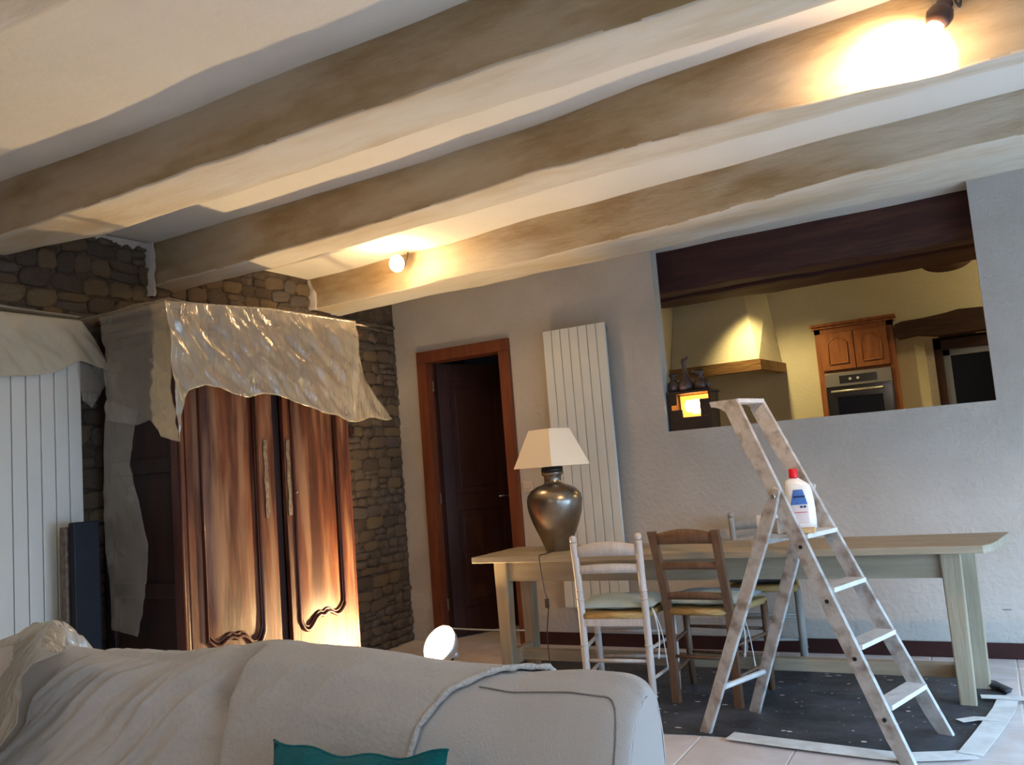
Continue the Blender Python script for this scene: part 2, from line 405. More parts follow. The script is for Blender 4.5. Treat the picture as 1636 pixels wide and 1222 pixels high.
beam('trim_2', 'beam_paint', [(-3.87, 2.02, 2.04, 2.35, 2.24, 2.36, 2.52), (-3.3, 2.04, 2.07, 2.355, 2.36, 2.36, 2.42), (-2.2, 2.05, 2.09, 2.36, 2.38, 2.37, 2.42), (-1.1, 2.06, 2.09, 2.36, 2.35, 2.37, 2.40), (0, 2.05, 2.15, 2.36, 2.40, 2.37, 2.44), (2.3, 2.0, 2.1, 2.36, 2.36, 2.37, 2.4)], .010)
beam('trim_3', 'beam_paint', [(-3.87, 3.03, 3.05, 2.33, 3.20, 2.32, 3.26), (-2.4, 3.02, 3.04, 2.35, 3.22, 2.34, 3.28), (-1.5, 3.00, 2.98, 2.36, 3.19, 2.36, 3.24), (-.5, 2.88, 2.92, 2.33, 3.14, 2.35, 3.2), (0, 2.85, 2.93, 2.31, 3.13, 2.35, 3.2), (2.3, 2.82, 2.92, 2.32, 3.12, 2.35, 3.2)], .010)
beam('trim_4', 'beam_paint', [(-3.87, 4.28, 4.32, 2.37, 4.58, 2.36, 4.66), (-2.9, 4.2, 4.24, 2.36, 4.56, 2.36, 4.64), (-1.7, 4.10, 4.16, 2.35, 4.54, 2.36, 4.62), (-.4, 4.0, 3.99, 2.37, 4.49, 2.36, 4.6), (.3, 3.98, 3.99, 2.38, 4.46, 2.36, 4.6), (2.3, 3.96, 3.98, 2.38, 4.46, 2.36, 4.6)], .010)
# plaster fillets where beams meet the stone wall
def fillet(name, y, z0, z1, wd=.05):
    b = MB()
    b.grid(lambda u, v: (XL-.01+.055*math.sin(PI*min(1, u))+.01, y+(u-.5)*wd+.012*nz(v*5, y, 0, 1.5), lerp(z0, z1, v)), 6, 12)
    tag(b.build(name, 'plaster'), kind='structure')
fillet('trim_5', 3.02, 2.27, 2.57); fillet('trim_6', 4.30, 2.36, 2.57)
b = MB(); b.grid(lambda u, v: (XL+.001+.04*math.sin(PI*u*.5)*(1-v)+.004, lerp(2.62, 3.02, u)+.0, ZC-.012-.035*(v)*(.6+.8*abs(nz(u*6, 1, 2)))-.0), 12, 3)
tag(b.build('trim_7', 'plaster'), kind='structure')

# ---------------------------------------------------------------- stones of the left wall
variants = []
def stone_mesh(k):
    rnd = random.Random(k*13+5); n = 10; vs = []; ph = rnd.random()*6
    def out(a, s): 
        c, d = math.cos(a), math.sin(a); p = 7.0
        q = (abs(c)**p+abs(d)**p)**(-1/p)
        j = 1+.10*math.sin(a*2+ph)+.06*math.sin(a*3+ph*2)
        return c*q*.5*s*min(j, 1.08), d*q*.5*s*min(j, 1.08)
    for (s, h) in ((1.0, 0), (.985, .5), (.84, .9)):
        for i in range(n):
            a = 2*PI*i/n+.2; y, z = out(a, s); vs.append((h*(.85+.3*rnd.random()), y, z))
    vs.append((1.0, rnd.uniform(-.12, .12), rnd.uniform(-.12, .12)))
    fs = []
    for r in range(2): fs += [(r*n+i, r*n+(i+1) % n, (r+1)*n+(i+1) % n, (r+1)*n+i) for i in range(n)]
    fs += [(2*n+i, 2*n+(i+1) % n, 3*n) for i in range(n)]
    me = bpy.data.meshes.new('stone'); me.from_pydata(vs, [], fs); me.polygons.foreach_set('use_smooth', [i >= 10 for i in range(len(fs))]); me.update()
    me.materials.append(MATS[('stone_a', 'stone_b', 'stone_c', 'stone_d', 'stone_a', 'stone_b')[k % 6]])
    return me
variants = [stone_mesh(k) for k in range(24)]
stones = []
def lay(y0, y1, z0, z1, hh, ww, rs):
    rnd = random.Random(rs); z = z0
    while z < z1-.02:
        h = rnd.uniform(*hh); h = min(h, z1-z)
        y = y0-rnd.random()*ww[0]*.5
        while y < y1-.015:
            wd = rnd.uniform(*ww); ya = max(y, y0); yb = min(y+wd, y1)
            if yb-ya > .02:
                if rnd.random() < .22 and h > .06:
                    stones.append(((ya+yb)/2, z+h*.25, yb-ya, h*.5)); stones.append(((ya+yb)/2, z+h*.75, yb-ya, h*.5))
                else: stones.append(((ya+yb)/2+0, z+h/2+rnd.uniform(-.006, .006), yb-ya, h*rnd.uniform(.92, 1.05)))
            y += wd
        z += h
lay(3.84, 5.20, 0, 2.36, (.048, .092), (.085, .20), 1)      # strip right of the armoire
lay(2.05, 3.02, 2.02, 2.55, (.075, .12), (.09, .17), 2)      # above the left radiator
lay(3.05, 4.62, 2.02, 2.56, (.07, .11), (.09, .17), 3)       # between the beams
lay(2.50, 2.80, .02, 2.02, (.06, .11), (.10, .18), 4)        # gap beside the armoire
shown = [s for s in stones if s[1] > .3 or s[0] < 3]
shown.sort(key=lambda s: -(s[2]*s[3])/(s[0]**2+14)); pick = set(id(s) for s in shown[:296])
rest = MB()
for k, s in enumerate(stones):
    me = variants[random.randrange(24)]; th = random.uniform(.010, .026)
    if id(s) in pick:
        o = bpy.data.objects.new('stone', me); COL.objects.link(o); o.parent = WL
        o.location = (XL-.002, s[0], s[1]); o.scale = (th, s[2]+.002, s[3]+.001); o.rotation_euler = (random.uniform(-.07, .07), 0, 0)
    else:
        rest.add([(XL-.002+v.co.x*th, s[0]+v.co.y*(s[2]+.002), s[1]+v.co.z*(s[3]+.001)) for v in me.vertices], [tuple(p.vertices) for p in me.polygons], True)
tag(rest.build('stone', 'stone_b', WL), kind='stuff')

# ---------------------------------------------------------------- door 1 (open on a dark hall)
D1 = empty('door_1', (DL, YB, 0), None, None); D1['kind'] = 'structure'
D1.location = (0, 0, 0)
fr = MB(); a = .045
fr.box((DL-.055, YB-.03, 0), (DL+.03, YB+T, DT-.036), .003); fr.box((DR-.03, YB-.03, 0), (DR+.055, YB+T, DT-.036), .003)
fr.box((DL-.055, YB-.03, DT-.035), (DR+.055, YB+T, DT+.05), .004)
fr.build('door_frame', 'door_frame', D1)
fr = MB(); fr.box((DL+.025, YB+.05, 0), (DL+.045, YB+.10, DT-.02)); fr.box((DR-.045, YB+.05, 0), (DR-.025, YB+.10, DT-.02)); fr.build('door_stop', 'door_leaf', D1)
ML = Matrix.Translation((DL+.045, YB+.09, 0)) @ Matrix.Rotation(math.radians(62), 4, 'Z')
lf = MB(); lf.box((0, 0, .01), (.10, .035, DT-.04), .003, ML); lf.box((.50, 0, .01), (.60, .035, DT-.04), .003, ML)
for z0, z1 in ((.01, .2), (.92, 1.04), (DT-.17, DT-.04)): lf.box((.1, 0, z0), (.5, .035, z1), .003, ML)
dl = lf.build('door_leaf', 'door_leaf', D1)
for z0, z1 in ((.2, .92), (1.04, DT-.17)):
    p = MB(); p.box((.1, .008, z0), (.5, .027, z1), .002, ML); p.box((.14, .002, z0+.05), (.46, .033, z1-.05), .006, ML); p.build('door_panel', 'door_leaf', dl)
for z in (.25, 1.02, 1.86):
    p = MB(); p.tube([(DL+.038, YB+.035, z-.04), (DL+.038, YB+.035, z+.04)], .008, 8); p.build('hinge', 'old_metal', D1)
p = MB(); p.tube([ML @ Vector((.55, -.045, 1.0)), ML @ Vector((.55, 0, 1.0))], .009, 8); p.tube([ML @ Vector((.55, -.045, 1.0)), ML @ Vector((.44, -.045, 1.0))], .008, 8); p.build('door_handle', 'steel', dl)
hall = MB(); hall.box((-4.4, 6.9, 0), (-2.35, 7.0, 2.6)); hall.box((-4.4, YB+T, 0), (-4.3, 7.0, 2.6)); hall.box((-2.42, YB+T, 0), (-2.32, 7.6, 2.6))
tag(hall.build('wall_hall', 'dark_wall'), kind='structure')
p = MB(); p.tube(smooth_pts([(-3.56, YB-.045, .10), (-3.3, YB-.045, .094), (-3.0, YB-.045, .095), (-2.85, YB-.02, .094)], 4), .006, 6)
tag(p.build('string', 'tie_white'), 'thin white string stretched low across the dark doorway', 'string')

# ---------------------------------------------------------------- kitchen beyond the opening
KX, KY = -2.3, 7.6
w = MB(); w.box((KX-.02, YB+T, 0), (KX, KY, ZC+.05)); tag(w.build('wall_kitchen_left', 'kitchen_wall'), kind='structure')
DKL, DKT = -.345, 1.985
w = MB(); w.box((KX, KY, 0), (DKL, KY+.22, ZC+.05)); w.box((DKL, KY, DKT), (.62, KY+.22, ZC+.05)); w.box((.62, KY, 0), (XR, KY+.22, ZC+.05))
tag(w.build('wall_kitchen_back', 'kitchen_wall'), kind='structure')
def kbeam(name, st, amp=.012): return beam(name, 'kitchen_beam', st, amp, z_top=2.6)
kbeam('trim_8', [(-2.3, 5.42, 5.44, 2.28, 5.70, 2.31, 5.76), (-.9, 5.42, 5.44, 2.30, 5.74, 2.315, 5.80), (.2, 5.42, 5.44, 2.29, 5.78, 2.32, 5.84), (2.3, 5.42, 5.44, 2.3, 5.8, 2.33, 5.84)])
kbeam('trim_9', [(-2.3, 5.98, 5.98, 2.34, 6.30, 2.35, 6.34), (-.9, 5.98, 5.98, 2.34, 6.46, 2.35, 6.5), (.2, 5.98, 5.98, 2.34, 6.52, 2.35, 6.56), (2.3, 5.98, 5.98, 2.34, 6.5, 2.35, 6.56)])
c = on_y(1512, 425, 6.9)
b = MB(); b.grid(lambda u, v: (c.x+.17*math.cos(PI*(1-u))*(1-.1*math.cos(PI*v)), 6.9-.28+.56*v, c.z+.13-.15*math.sin(PI*u)**.6*(1-.35*(2*v-1)**4)), 16, 10)
b.box((c.x-.16, 6.62, c.z+.12), (c.x+.17, 7.18, c.z+.24), .02)
tag(b.build('trim_10', 'kitchen_beam'), kind='structure')
# lintel over the kitchen doorway
pl = [(1429, 519), (1440, 514), (1475, 508), (1510, 500), (1530, 494), (1600, 487), (1600, 522), (1500, 536), (1480, 535), (1465, 534), (1436, 541), (1430, 536)]
b = MB(); b.prism([(on_y(x, y, 7.48).x, on_y(x, y, 7.48).z) for x, y in pl], 7.46, 7.70, axis=1)
tag(b.build('trim_11', 'lintel'), kind='structure')
D2 = empty('door_2', (0, 0, 0), None, None); D2['kind'] = 'structure'
x1 = on_y(1497, 600, KY+.08).x
f = MB(); f.box((DKL-.001, KY+.05, 0), (x1, KY+.2, DKT)); f.build('jamb', 'plaster', D2)
f = MB(); f.box((x1, KY+.06, 0), (x1+.06, KY+.16, DKT-.02), .004); f.box((x1, KY+.06, DKT-.10), (.62, KY+.16, DKT-.02), .004); f.build('door_frame', 'door_leaf', D2)
f = MB(); f.box((x1+.06, KY+.08, 0), (x1+.115, KY+.13, DKT-.10), .004); f.box((x1+.06, KY+.08, DKT-.155), (.62, KY+.13, DKT-.10), .004); f.box((x1+.06, KY+.08, .02), (.62, KY+.13, .12)); f.build('door_leaf', 'window_blue', D2)
f = MB(); f.box((x1+.115, KY+.10, .12), (.62, KY+.11, DKT-.155)); f.build('pane', 'black_glass', D2)
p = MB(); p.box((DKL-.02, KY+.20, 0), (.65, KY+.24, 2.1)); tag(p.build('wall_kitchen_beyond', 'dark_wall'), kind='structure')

# hood with timber mantel
hz0 = on_y(1218, 603, 6.98); hz1 = on_y(1218, 580, 6.98)
HX = hz0.x; HW = on_y(1257, 592, KY).x; z0, z1 = 1.845, 1.935
hood = empty('cooker_hood', (0, 0, 0), 'white plaster chimney hood with timber mantel seen through the opening', 'hood')
b = MB()
lo = [(KX+.005, 7.02), (HX-.02, 7.02), (HW-.03, KY-.005), (KX+.005, KY-.005)]
tp = [(KX+.005, 7.30), (HX-.16, 7.30), (HX-.02, KY-.005), (KX+.005, KY-.005)]
b.add([(x, y, z1) for x, y in lo]+[(x, y, ZC) for x, y in tp], [(0, 1, 2, 3), (4, 5, 6, 7), (0, 1, 5, 4), (1, 2, 6, 5), (2, 3, 7, 6), (3, 0, 4, 7)])
b.build('hood_body', 'kitchen_wall', hood)
b = MB(); b.prism([(KX+.005, 6.98), (HX, 6.98), (HX-.02, 7.06), (KX+.005, 7.06)], z0, z1); b.build('mantel_beam', 'mantel', hood)
b = MB(); b.prism([(HX, 6.98), (HW, KY-.004), (HW-.08, KY-.004), (HX-.04, 7.03)], z0+.004, z1-.004); b.build('mantel_beam', 'mantel', hood)

# oven column
oc = empty('oven_cabinet', (0, 0, 0), 'tall brown wooden cabinet with two arched doors above the built-in oven', 'cabinet')
cx0, cx1, cy, ct = -1.165, -.555, 7.50, 2.185
b = MB(); b.box((cx0, cy, 0), (cx0+.045, KY, ct)); b.box((cx1-.045, cy, 0), (cx1, KY, ct)); b.box((cx0, cy, ct-.06), (cx1, KY, ct)); b.box((cx0+.045, cy+.005, 1.785), (cx1-.045, KY, 1.805)); b.box((cx0+.045, cy+.03, .1), (cx1-.045, KY, 1.16))
b.build('carcass', 'cabinet_wood', oc)
b = MB(); b.box((cx0-.03, cy-.03, ct), (cx1+.03, KY, ct+.025), .006); b.box((cx0-.015, cy-.015, ct-.02), (cx1+.015, KY, ct), .004); b.build('cornice', 'cabinet_wood', oc)
xm = (cx0+cx1)/2
for a0, a1 in ((cx0+.047, xm-.003), (xm+.003, cx1-.047)):
    b = MB(); b.box((a0, cy-.018, 1.808), (a1, cy+.003, ct-.063), .004); d = b.build('door', 'cabinet_wood', oc)
    w_ = a1-a0; n = 12; ar = [(a0+.055, 1.86)]+[(a1-.055, 1.86)]
    ar += [(a1-.055-(w_-.11)*k/n, ct-.15+.045*math.sin(PI*k/n)) for k in range(n+1)]
    b = MB(); b.prism(ar, cy-.026, cy-.016, axis=1); b.build('door_panel', 'cabinet_wood', d)
    b = MB(); b.tube([(p[0], cy-.024, p[1]) for p in ar+[ar[0]]], .007, 6); b.build('moulding', 'cabinet_wood', d)
ov = empty('oven', (0, 0, 0), 'built-in oven with steel control panel and black glass in the brown cabinet', 'oven')
b = MB(); b.box((cx0+.047, cy-.012, 1.19), (cx1-.047, cy+.028, 1.783), .003); b.build('body', 'oven_black', ov)
b = MB(); b.box((cx0+.047, cy-.022, 1.668), (cx1-.047, cy-.013, 1.783), .003); cp = b.build('control_panel', 'oven_steel', ov)
b = MB(); b.box((cx0+.16, cy-.026, 1.69), (cx1-.16, cy-.022, 1.755)); b.build('display', 'oven_black', cp)
for dx in (-.06, .0): 
    b = MB(); b.tube([(xm+dx, cy-.027, 1.723), (xm+dx, cy-.033, 1.723)], .012, 10); b.build('knob', 'handle', cp)
b = MB(); b.box((cx0+.055, cy-.028, 1.20), (cx1-.055, cy-.013, 1.655), .003); od = b.build('oven_door', 'oven_black', ov)
b = MB(); b.tube([(cx0+.09, cy-.062, 1.625), (cx1-.12, cy-.062, 1.625)], .010, 10)
for x in (cx0+.11, cx1-.14): b.tube([(x, cy-.062, 1.625), (x, cy-.028, 1.625)], .007, 8)
b.build('handle', 'handle', od)
b = MB(); b.box((cx0+.13, cy-.030, 1.26), (cx1-.13, cy-.0275, 1.575)); b.build('window', 'black_glass', od)
b = MB(); b.box((-2.25, YB+T+.002, 1.30), (2.25, YB+T+.50, OB-.002), .004)
tag(b.build('worktop', 'table_wood'), 'kitchen worktop level with the sill behind the opening', 'worktop')
b = MB(); b.box((-2.24, YB+T+.02, .0), (2.24, YB+T+.46, 1.30)); b.build('cabinet_body', 'cabinet_wood', bpy.data.objects['worktop'])

# glowing box on the sill with three figurines
gx0, gx1, gy0, gy1, gz0, gz1 = -1.752, -1.475, 5.235, 5.42, OB+.001, 1.60
lb = empty('lantern_box', (0, 0, 0), 'small black open-fronted box glowing amber on the opening sill', 'lantern')
b = MB(); t = .014
b.box((gx0, gy0, gz0+.075), (gx0+.022, gy1, gz1)); b.box((gx1-.012, gy0, gz0+.075), (gx1, gy1, gz1)); b.box((gx0, gy1-.01, gz0+.07), (gx1, gy1, gz1))
b.box((gx0-.004, gy0-.006, gz1-.016), (gx1+.012, gy1, gz1), .003); b.box((gx0, gy0, gz0), (gx1, gy1, gz0+.08), .004); b.box((gx0+.02, gy0-.001, gz1-.085), (gx0+.06, gy0+.01, gz1-.016)); b.box((gx1-.07, gy0, gz0+.08), (gx1-.012, gy0+.012, gz1-.06))
b.box((gx0+.02, gy0, gz0+.08), (gx0+.09, gy0+.012, gz0+.13))
b.build('case', 'lantern_black', lb)
b = MB(); b.box((gx0+.03, gy1-.014, gz0+.09), (gx1-.02, gy1-.0105, gz1-.02)); b.build('back_glow', 'amber_glow', lb)
b = MB(); b.ball((gx0+.115, gy0+.06, gz0+.152), .025, 12, (1, 1, 1.6)); b.build('flame', 'candle_glow', lb)
b = MB(); b.box((gx0+.14, gy0+.05, gz0+.10), (gx0+.20, gy0+.055, gz0+.19)); b.build('light_panel', 'candle_glow', lb)
def fig(name, label, x, fn):
    o = empty(name, (x, 5.31, gz1+.001), label, 'figurine'); fn(o); return o
def f1(o):
    b = MB(); b.lathe([(.028, 0), (.040, .012), (.045, .04), (.036, .065), (.017, .082), (.014, .092), (.026, .106), (.030, .118), (.022, .126), (.002, .128)], seg=18); b.build('body', 'figurine', o)
    b = MB(); b.ball((.008, -.038, .028), .016, 10, (1, .6, 1)); b.build('front_patch', 'figurine_pale', o)
fig('bird_figurine', 'squat brown figurine with flat head, left of the tall one on the box', -1.725, f1)
def f2(o):
    b = MB(); b.lathe([(.035, 0), (.052, .012), (.056, .035), (.046, .065), (.030, .09), (.018, .12), (.014, .15), (.016, .175), (.020, .192), (.016, .21), (.003, .217)], seg=18)
    b.tube([(.0, 0, .195), (.018, 0, .212), (.034, 0, .228)], [.014, .009, .004], 8); b.build('body', 'figurine', o)
    b = MB(); b.ball((-.005, -.045, .022), .022, 10, (1.2, .6, .8)); b.build('front_patch', 'figurine_pale', o)
    b = MB(); b.tube([(.03, -.02, .05), (.05, 0, .03), (.055, .01, .0)], [.014, .016, .008], 8); b.build('wing', 'figurine', o)
fig('bird_figurine', 'tall long-necked brown bird figurine in the middle of the glowing box', -1.645, f2)
def f3(o):
    b = MB(); b.lathe([(.030, 0), (.040, .01), (.044, .035), (.036, .06), (.022, .075), (.018, .085), (.030, .098), (.034, .114), (.026, .13), (.003, .136)], seg=18)
    b.tube([(.03, 0, .07), (.048, 0, .04), (.046, 0, .0)], [.010, .016, .010], 8); b.build('body', 'figurine', o)
    b = MB(); b.tube([(-.02, -.005, .115), (-.05, -.01, .122)], [.020, .014], 8); b.build('head', 'figurine', o)
fig('bird_figurine', 'round-headed dark figurine, right of the tall one on the box', -1.55, f3)

# ---------------------------------------------------------------- radiators
def radiator(label, org, n, pitch, z0, z1, rz):
    r = empty('radiator', org, label, 'radiator', rz=rz)
    me = None
    for i in range(n):
        if me is None:
            b = MB(); b.box((.0015, -.022, z0), (pitch-.0025, .0, z1), .004); o = b.build('slat', 'radiator_white', r); me = o.data
        else:
            o = bpy.data.objects.new('slat', me); COL.objects.link(o); o.parent = r
        o.location = (i*pitch, 0, 0)
    boxo('header', 'radiator_gap', r, (.004, .001, z0+.02), (n*pitch-.004, .030, z0+.06))
    boxo('header', 'radiator_gap', r, (.004, .001, z1-.06), (n*pitch-.004, .030, z1-.02))
    boxo('back_plate', 'radiator_gap', r, (.003, .0005, z0+.01), (n*pitch-.003, .006, z1-.01))
    for z in (z0+.25, z1-.25): boxo('bracket', 'radiator_white', r, (n*pitch*.3, .03, z), (n*pitch*.7, .078, z+.03))
    return r
radiator('white vertical panel radiator on the plaster wall behind the table lamp', (-2.545, 5.125, 0), 7, .0655, .26, 2.105, 0)
radiator('tall white panel radiator on the stone wall under a draped sheet', (-3.79, 1.73, 0), 12, .0675, .12, 2.06, PI/2)
b = MB(); b.box((-2.838, YB-.010, 1.03), (-2.762, YB, 1.105), .003); sw = tag(b.build('light_switch', 'switch_plate'), 'small square beige wall switch beside the doorway behind the lamp', 'switch')
b = MB(); b.box((-2.822, YB-.016, 1.05), (-2.778, YB-.010, 1.085), .003); b.build('rocker', 'switch_plate', sw)

# ---------------------------------------------------------------- armoire
AX, AY0, AY1, AB = -3.25, 2.665, 3.872, -3.80
ar = empty('armoire', (0, 0, 0), 'large old reddish-brown armoire with two carved doors against the stone wall', 'wardrobe')
b = MB(); b.box((AB, AY0+.02, .10), (AX-.05, AY0+.05, 2.0)); b.box((AB, AY0+.03, .1), (AB+.02, AY1-.03, 2.0)); b.box((AB, AY0+.02, .08), (AX-.03, AY1-.02, .12)); b.box((AB, AY0+.02, 1.98), (AX-.03, AY1-.02, 2.02))
for z in (.12, .72, 1.30, 1.92): b.box((AB, AY0+.002, z), (AX-.06, AY0+.03, z+.07), .004)
b.box((AB, AY0, .0), (AB+.06, AY0+.05, 2.0), .004)
b.build('side_panel', 'armoire_side', ar)
b = MB(); b.box((AB, AY1-.05, .08), (AX-.05, AY1-.02, 2.0)); b.box((AB, AY1-.05, .0), (AB+.06, AY1, 2.0), .004); b.build('side_panel', 'armoire_dark', ar)
for y0, y1 in ((AY0, AY0+.035), (AY1-.022, AY1)):
    b = MB(); b.box((AX-.06, y0, 0), (AX, y1, 2.02), .006); b.build('corner_post', 'armoire_dark', ar)
b = MB(); b.tube([(AX+.002, AY0+.004, .05), (AX+.002, AY0+.004, 1.98)], .006, 8); b.build('bead', 'armoire_wood', ar)
b = MB(); b.box((AX-.06, 3.255, .12), (AX-.035, 3.345, 2.0), .004); b.build('centre_post', 'armoire_side', ar)
b = MB(); b.box((AX-.04, AY0+.02, .06), (AX-.004, AY1-.02, .25), .006); b.build('bottom_rail', 'armoire_wood', ar)
b = MB(); b.box((AB+.08, AY0-.03, 1.97), (AX+.04, AY1+.02, 2.01), .01); b.box((AB+.08, AY0-.06, 2.01), (AX+.08, AY1+.04, 2.045), .012); b.box((AB+.08, AY0-.08, 2.045), (AX+.11, AY1+.05, 2.062), .008)
b.build('cornice', 'armoire_dark', ar)
for y0 in (AY0+.01, AY1-.09): 
    b = MB(); b.box((AX-.07, y0, 0), (AX-.005, y0+.08, .07), .015); b.build('foot', 'armoire_dark', ar)
def adoor(y0, y1, pl, pr, mirror):
    d = MB(); X0, X1 = AX-.024, AX+.002
    d.box((X0, y0, .26), (X1, pl, 1.98), .004); d.box((X0, pr, .26), (X1, y1, 1.98), .004)
    d.box((X0, pl, 1.86), (X1, pr, 1.98), .003)
    # bottom rail with a curved upper edge
    n = 28; w_ = pr-pl
    def edge(t):
        s = (1-t) if mirror else t
        # double scroll: deep lobe, cusp, shallow lobe
        return .455+curve([(0, .03), (.06, -.012), (.13, -.028), (.22, -.018), (.32, .018), (.40, .040), (.47, .030), (.52, .028), (.60, .048), (.70, .030), (.80, .014), (.90, .022), (1, .06)], s)
    d.prism([(pl, .26), (pr, .26)]+[(pr-w_*k/n, edge(1-k/n)) for k in range(n+1)], X0, X1, axis=0)
    o = d.build('door', 'armoire_wood', ar)
    p = MB(); p.box((AX-.020, pl-.01, .34), (AX-.010, pr+.01, 1.9)); 
    p.grid(lambda u, v: (AX-.008+.012*min(1, 6*u, 6*(1-u))*min(1, 14*v), pl+.02+(w_-.04)*u, .48+(1.84-.48)*v), 16, 24); p.build('door_panel', 'armoire_wood', o)
    path = [(AX+.006, pl, 1.86), (AX+.006, pl, .50)]+smooth_pts([(AX+.006, pl+w_*t, edge(t)) for t in [k/14 for k in range(15)]], 3)+[(AX+.006, pr, .52), (AX+.006, pr, 1.86)]
    m = MB(); m.tube(path, .0085, 8); m.tube([(p_[0]-.006, lerp(p_[1], (pl+pr)/2, .055), p_[2]+.020) for p_ in path], .005, 6); m.build('moulding', 'armoire_dark', o)
    return o
d1 = adoor(AY0+.037, 3.262, 2.785, 3.140, True)
d2 = adoor(3.338, AY1-.024, 3.395, 3.752, False)
def lockplate(d, y):
    b = MB(); n = 10
    pts = [(y+.012*(1+.3*math.sin(k*2.1)), 1.04+.40*k/n) for k in range(n+1)]+[(y-.012*(1+.3*math.sin(k*1.7)), 1.04+.40*k/n) for k in range(n, -1, -1)]
    b.prism(pts, AX+.002, AX+.006, axis=0); p = b.build('lock_plate', 'old_metal', d); p['label'] = 'corroded pale metal lock plate'
lockplate(d1, 3.20); lockplate(d2, 3.362)
b = MB(); b.ball((AX+.016, 3.40, 1.16), .008, 8); b.build('key_knob', 'old_metal', d2)

# plastic film over the armoire
PX = -3.105
def film_disp(p, a=1.0):
    q = p.y*9+p.z*13; rg = max(0, 1-abs(nz(q*.8, (p.y-p.z)*1.6, 5))*3)
    return a*(.006*rg**2+.020*nz(p.y*4, p.z*2.2, p.x*3)+.012*nz(p.y*13+p.z*9, p.z*5-p.y*4, 3)+.006*nz(p.y*30+p.z*24, p.z*9, 7))
top_px = [(0, (263, 480)), (.5, (430, 492)), (1, (567, 513))]
bot_px = [(0, (281, 706)), (.05, (284, 668)), (.09, (291, 636)), (.12, (298, 624)), (.20, (322, 616)), (.30, (346, 620)), (.38, (366, 630)), (.47, (394, 636)), (.53, (412, 630)), (.62, (437, 632)), (.70, (463, 642)), (.78, (487, 650)), (.86, (515, 662)), (.92, (536, 664)), (.97, (553, 674)), (1.0, (566, 675))]
def lk(tab, t): return (curve([(a, p[0]) for a, p in tab], t), curve([(a, p[1]) for a, p in tab], t))
pf = empty('plastic_sheet', (0, 0, 0), 'crumpled translucent plastic dust sheet draped over the armoire top', 'sheet')
b = MB()
def ff(u, v):
    a, c_ = lk(top_px, u), lk(bot_px, u); x, y = lerp(a[0], c_[0], v), lerp(a[1], c_[1], v)
    x += 5*math.sin(v*PI)*(u > .97)
    p = on_x(x, y, PX); return (PX+film_disp(p)*(min(1, v*5+.1))+.02*v, p.y, p.z)
b.grid(ff, 110, 44)
b.build('front_drop', 'plastic', pf, solid=.0006)
b = MB()
rf = [((566, 512), (567, 514)), ((567, 560), (570, 560)), ((563, 600), (582, 605)), ((560, 640), (604, 638)), ((558, 672), (628, 668))]
def fr_(u, v):
    L_ = lk([(i/4, r[0]) for i, r in enumerate(rf)], v); R_ = lk([(i/4, r[1]) for i, r in enumerate(rf)], v)
    x, y = lerp(L_[0], R_[0], u), lerp(L_[1], R_[1], u)+3*math.sin(u*9)*v
    XX = PX-.02-.10*u*v; p = on_x(x, y, XX); return (XX+film_disp(p, .8), p.y, p.z)
b.grid(fr_, 24, 26); b.build('right_drop', 'plastic', pf, solid=.0006)
b = MB()
b.grid(lambda u, v: (lerp(-3.845, PX-.002, v), lerp(2.56, 3.935, u), 2.085+.03*u+.012*nz(u*5, v*4, 1)-(.02 if v > .98 else 0)), 30, 14)
b.build('top_cover', 'plastic', pf, solid=.0006)
b = MB(); SY = 2.555
def fa(u, v):
    L_ = lk([(0, (158, 506)), (.2, (163, 540)), (.4, (171, 576)), (.7, (168, 625)), (1, (168, 672))], v)
    R_ = lk([(0, (270, 479)), (.4, (273, 560)), (.7, (274, 640)), (.85, (282, 680)), (1, (287, 706))], v)
    bx = [(0, (0)), (.45, -8), (.6, -22), (.75, 0), (.85, 0), (1, 0)]
    x, y = lerp(L_[0], R_[0], u), lerp(L_[1], R_[1], u)+curve(bx, u)*v
    p = on_y(x, y, SY); return (p.x, SY+1.6*film_disp(Vector((p.y, p.x, p.z)), 1)*min(1, v*4), p.z)
b.grid(fa, 60, 40); b.build('side_drop', 'plastic_side', pf, solid=.0006)
b = MB()
def fb(u, v):
    L_ = lk([(0, (168, 640)), (.3, (165, 760)), (.5, (165, 830)), (1, (178, 1006))], v)
    R_ = lk([(0, (222, 655)), (.12, (212, 700)), (.25, (208, 745)), (.45, (223, 815)), (.62, (237, 878)), (.8, (232, 945)), (1, (217, 1018))], v)
    x, y = lerp(L_[0], R_[0], u), lerp(L_[1], R_[1], u)
    p = on_y(x, y, SY+.01); return (p.x, SY+.012+1.0*film_disp(Vector((p.y, p.x, p.z)), .8), p.z)
b.grid(fb, 24, 60); b.build('side_strip', 'plastic_side', pf, solid=.0006)

# sheet over the left radiator
b = MB()
def fc(u, v):
    T_ = lk([(0, (-190, 478)), (.5, (0, 497)), (.86, (130, 512)), (.93, (150, 540)), (1, (168, 572))], u)
    B_ = lk([(0, (-190, 600)), (.5, (0, 602)), (.62, (50, 601)), (.74, (85, 596)), (.84, (122, 578)), (.88, (132, 580)), (1, (169, 592))], u)
    x, y = lerp(T_[0], B_[0], v), lerp(T_[1], B_[1], v)
    p = on_x(x, y, -3.745); return (-3.745+film_disp(p, 1.0)*min(1, v*3+.1)+.02*v, p.y, p.z)
ls = empty('plastic_sheet', (0, 0, 0), 'pale thin protective sheet hanging over the top of the left radiator', 'sheet')
b.grid(fc, 80, 20); b.grid(lambda u, v: (lerp(-3.86, -3.745, v), lerp(1.55, on_x(130, 512, -3.745).y, u), 2.098-.012*u+.004*nz(u*9, v*3, 1)), 30, 3); b.build('drop', 'plastic_left', ls, solid=.0008)
b = MB()
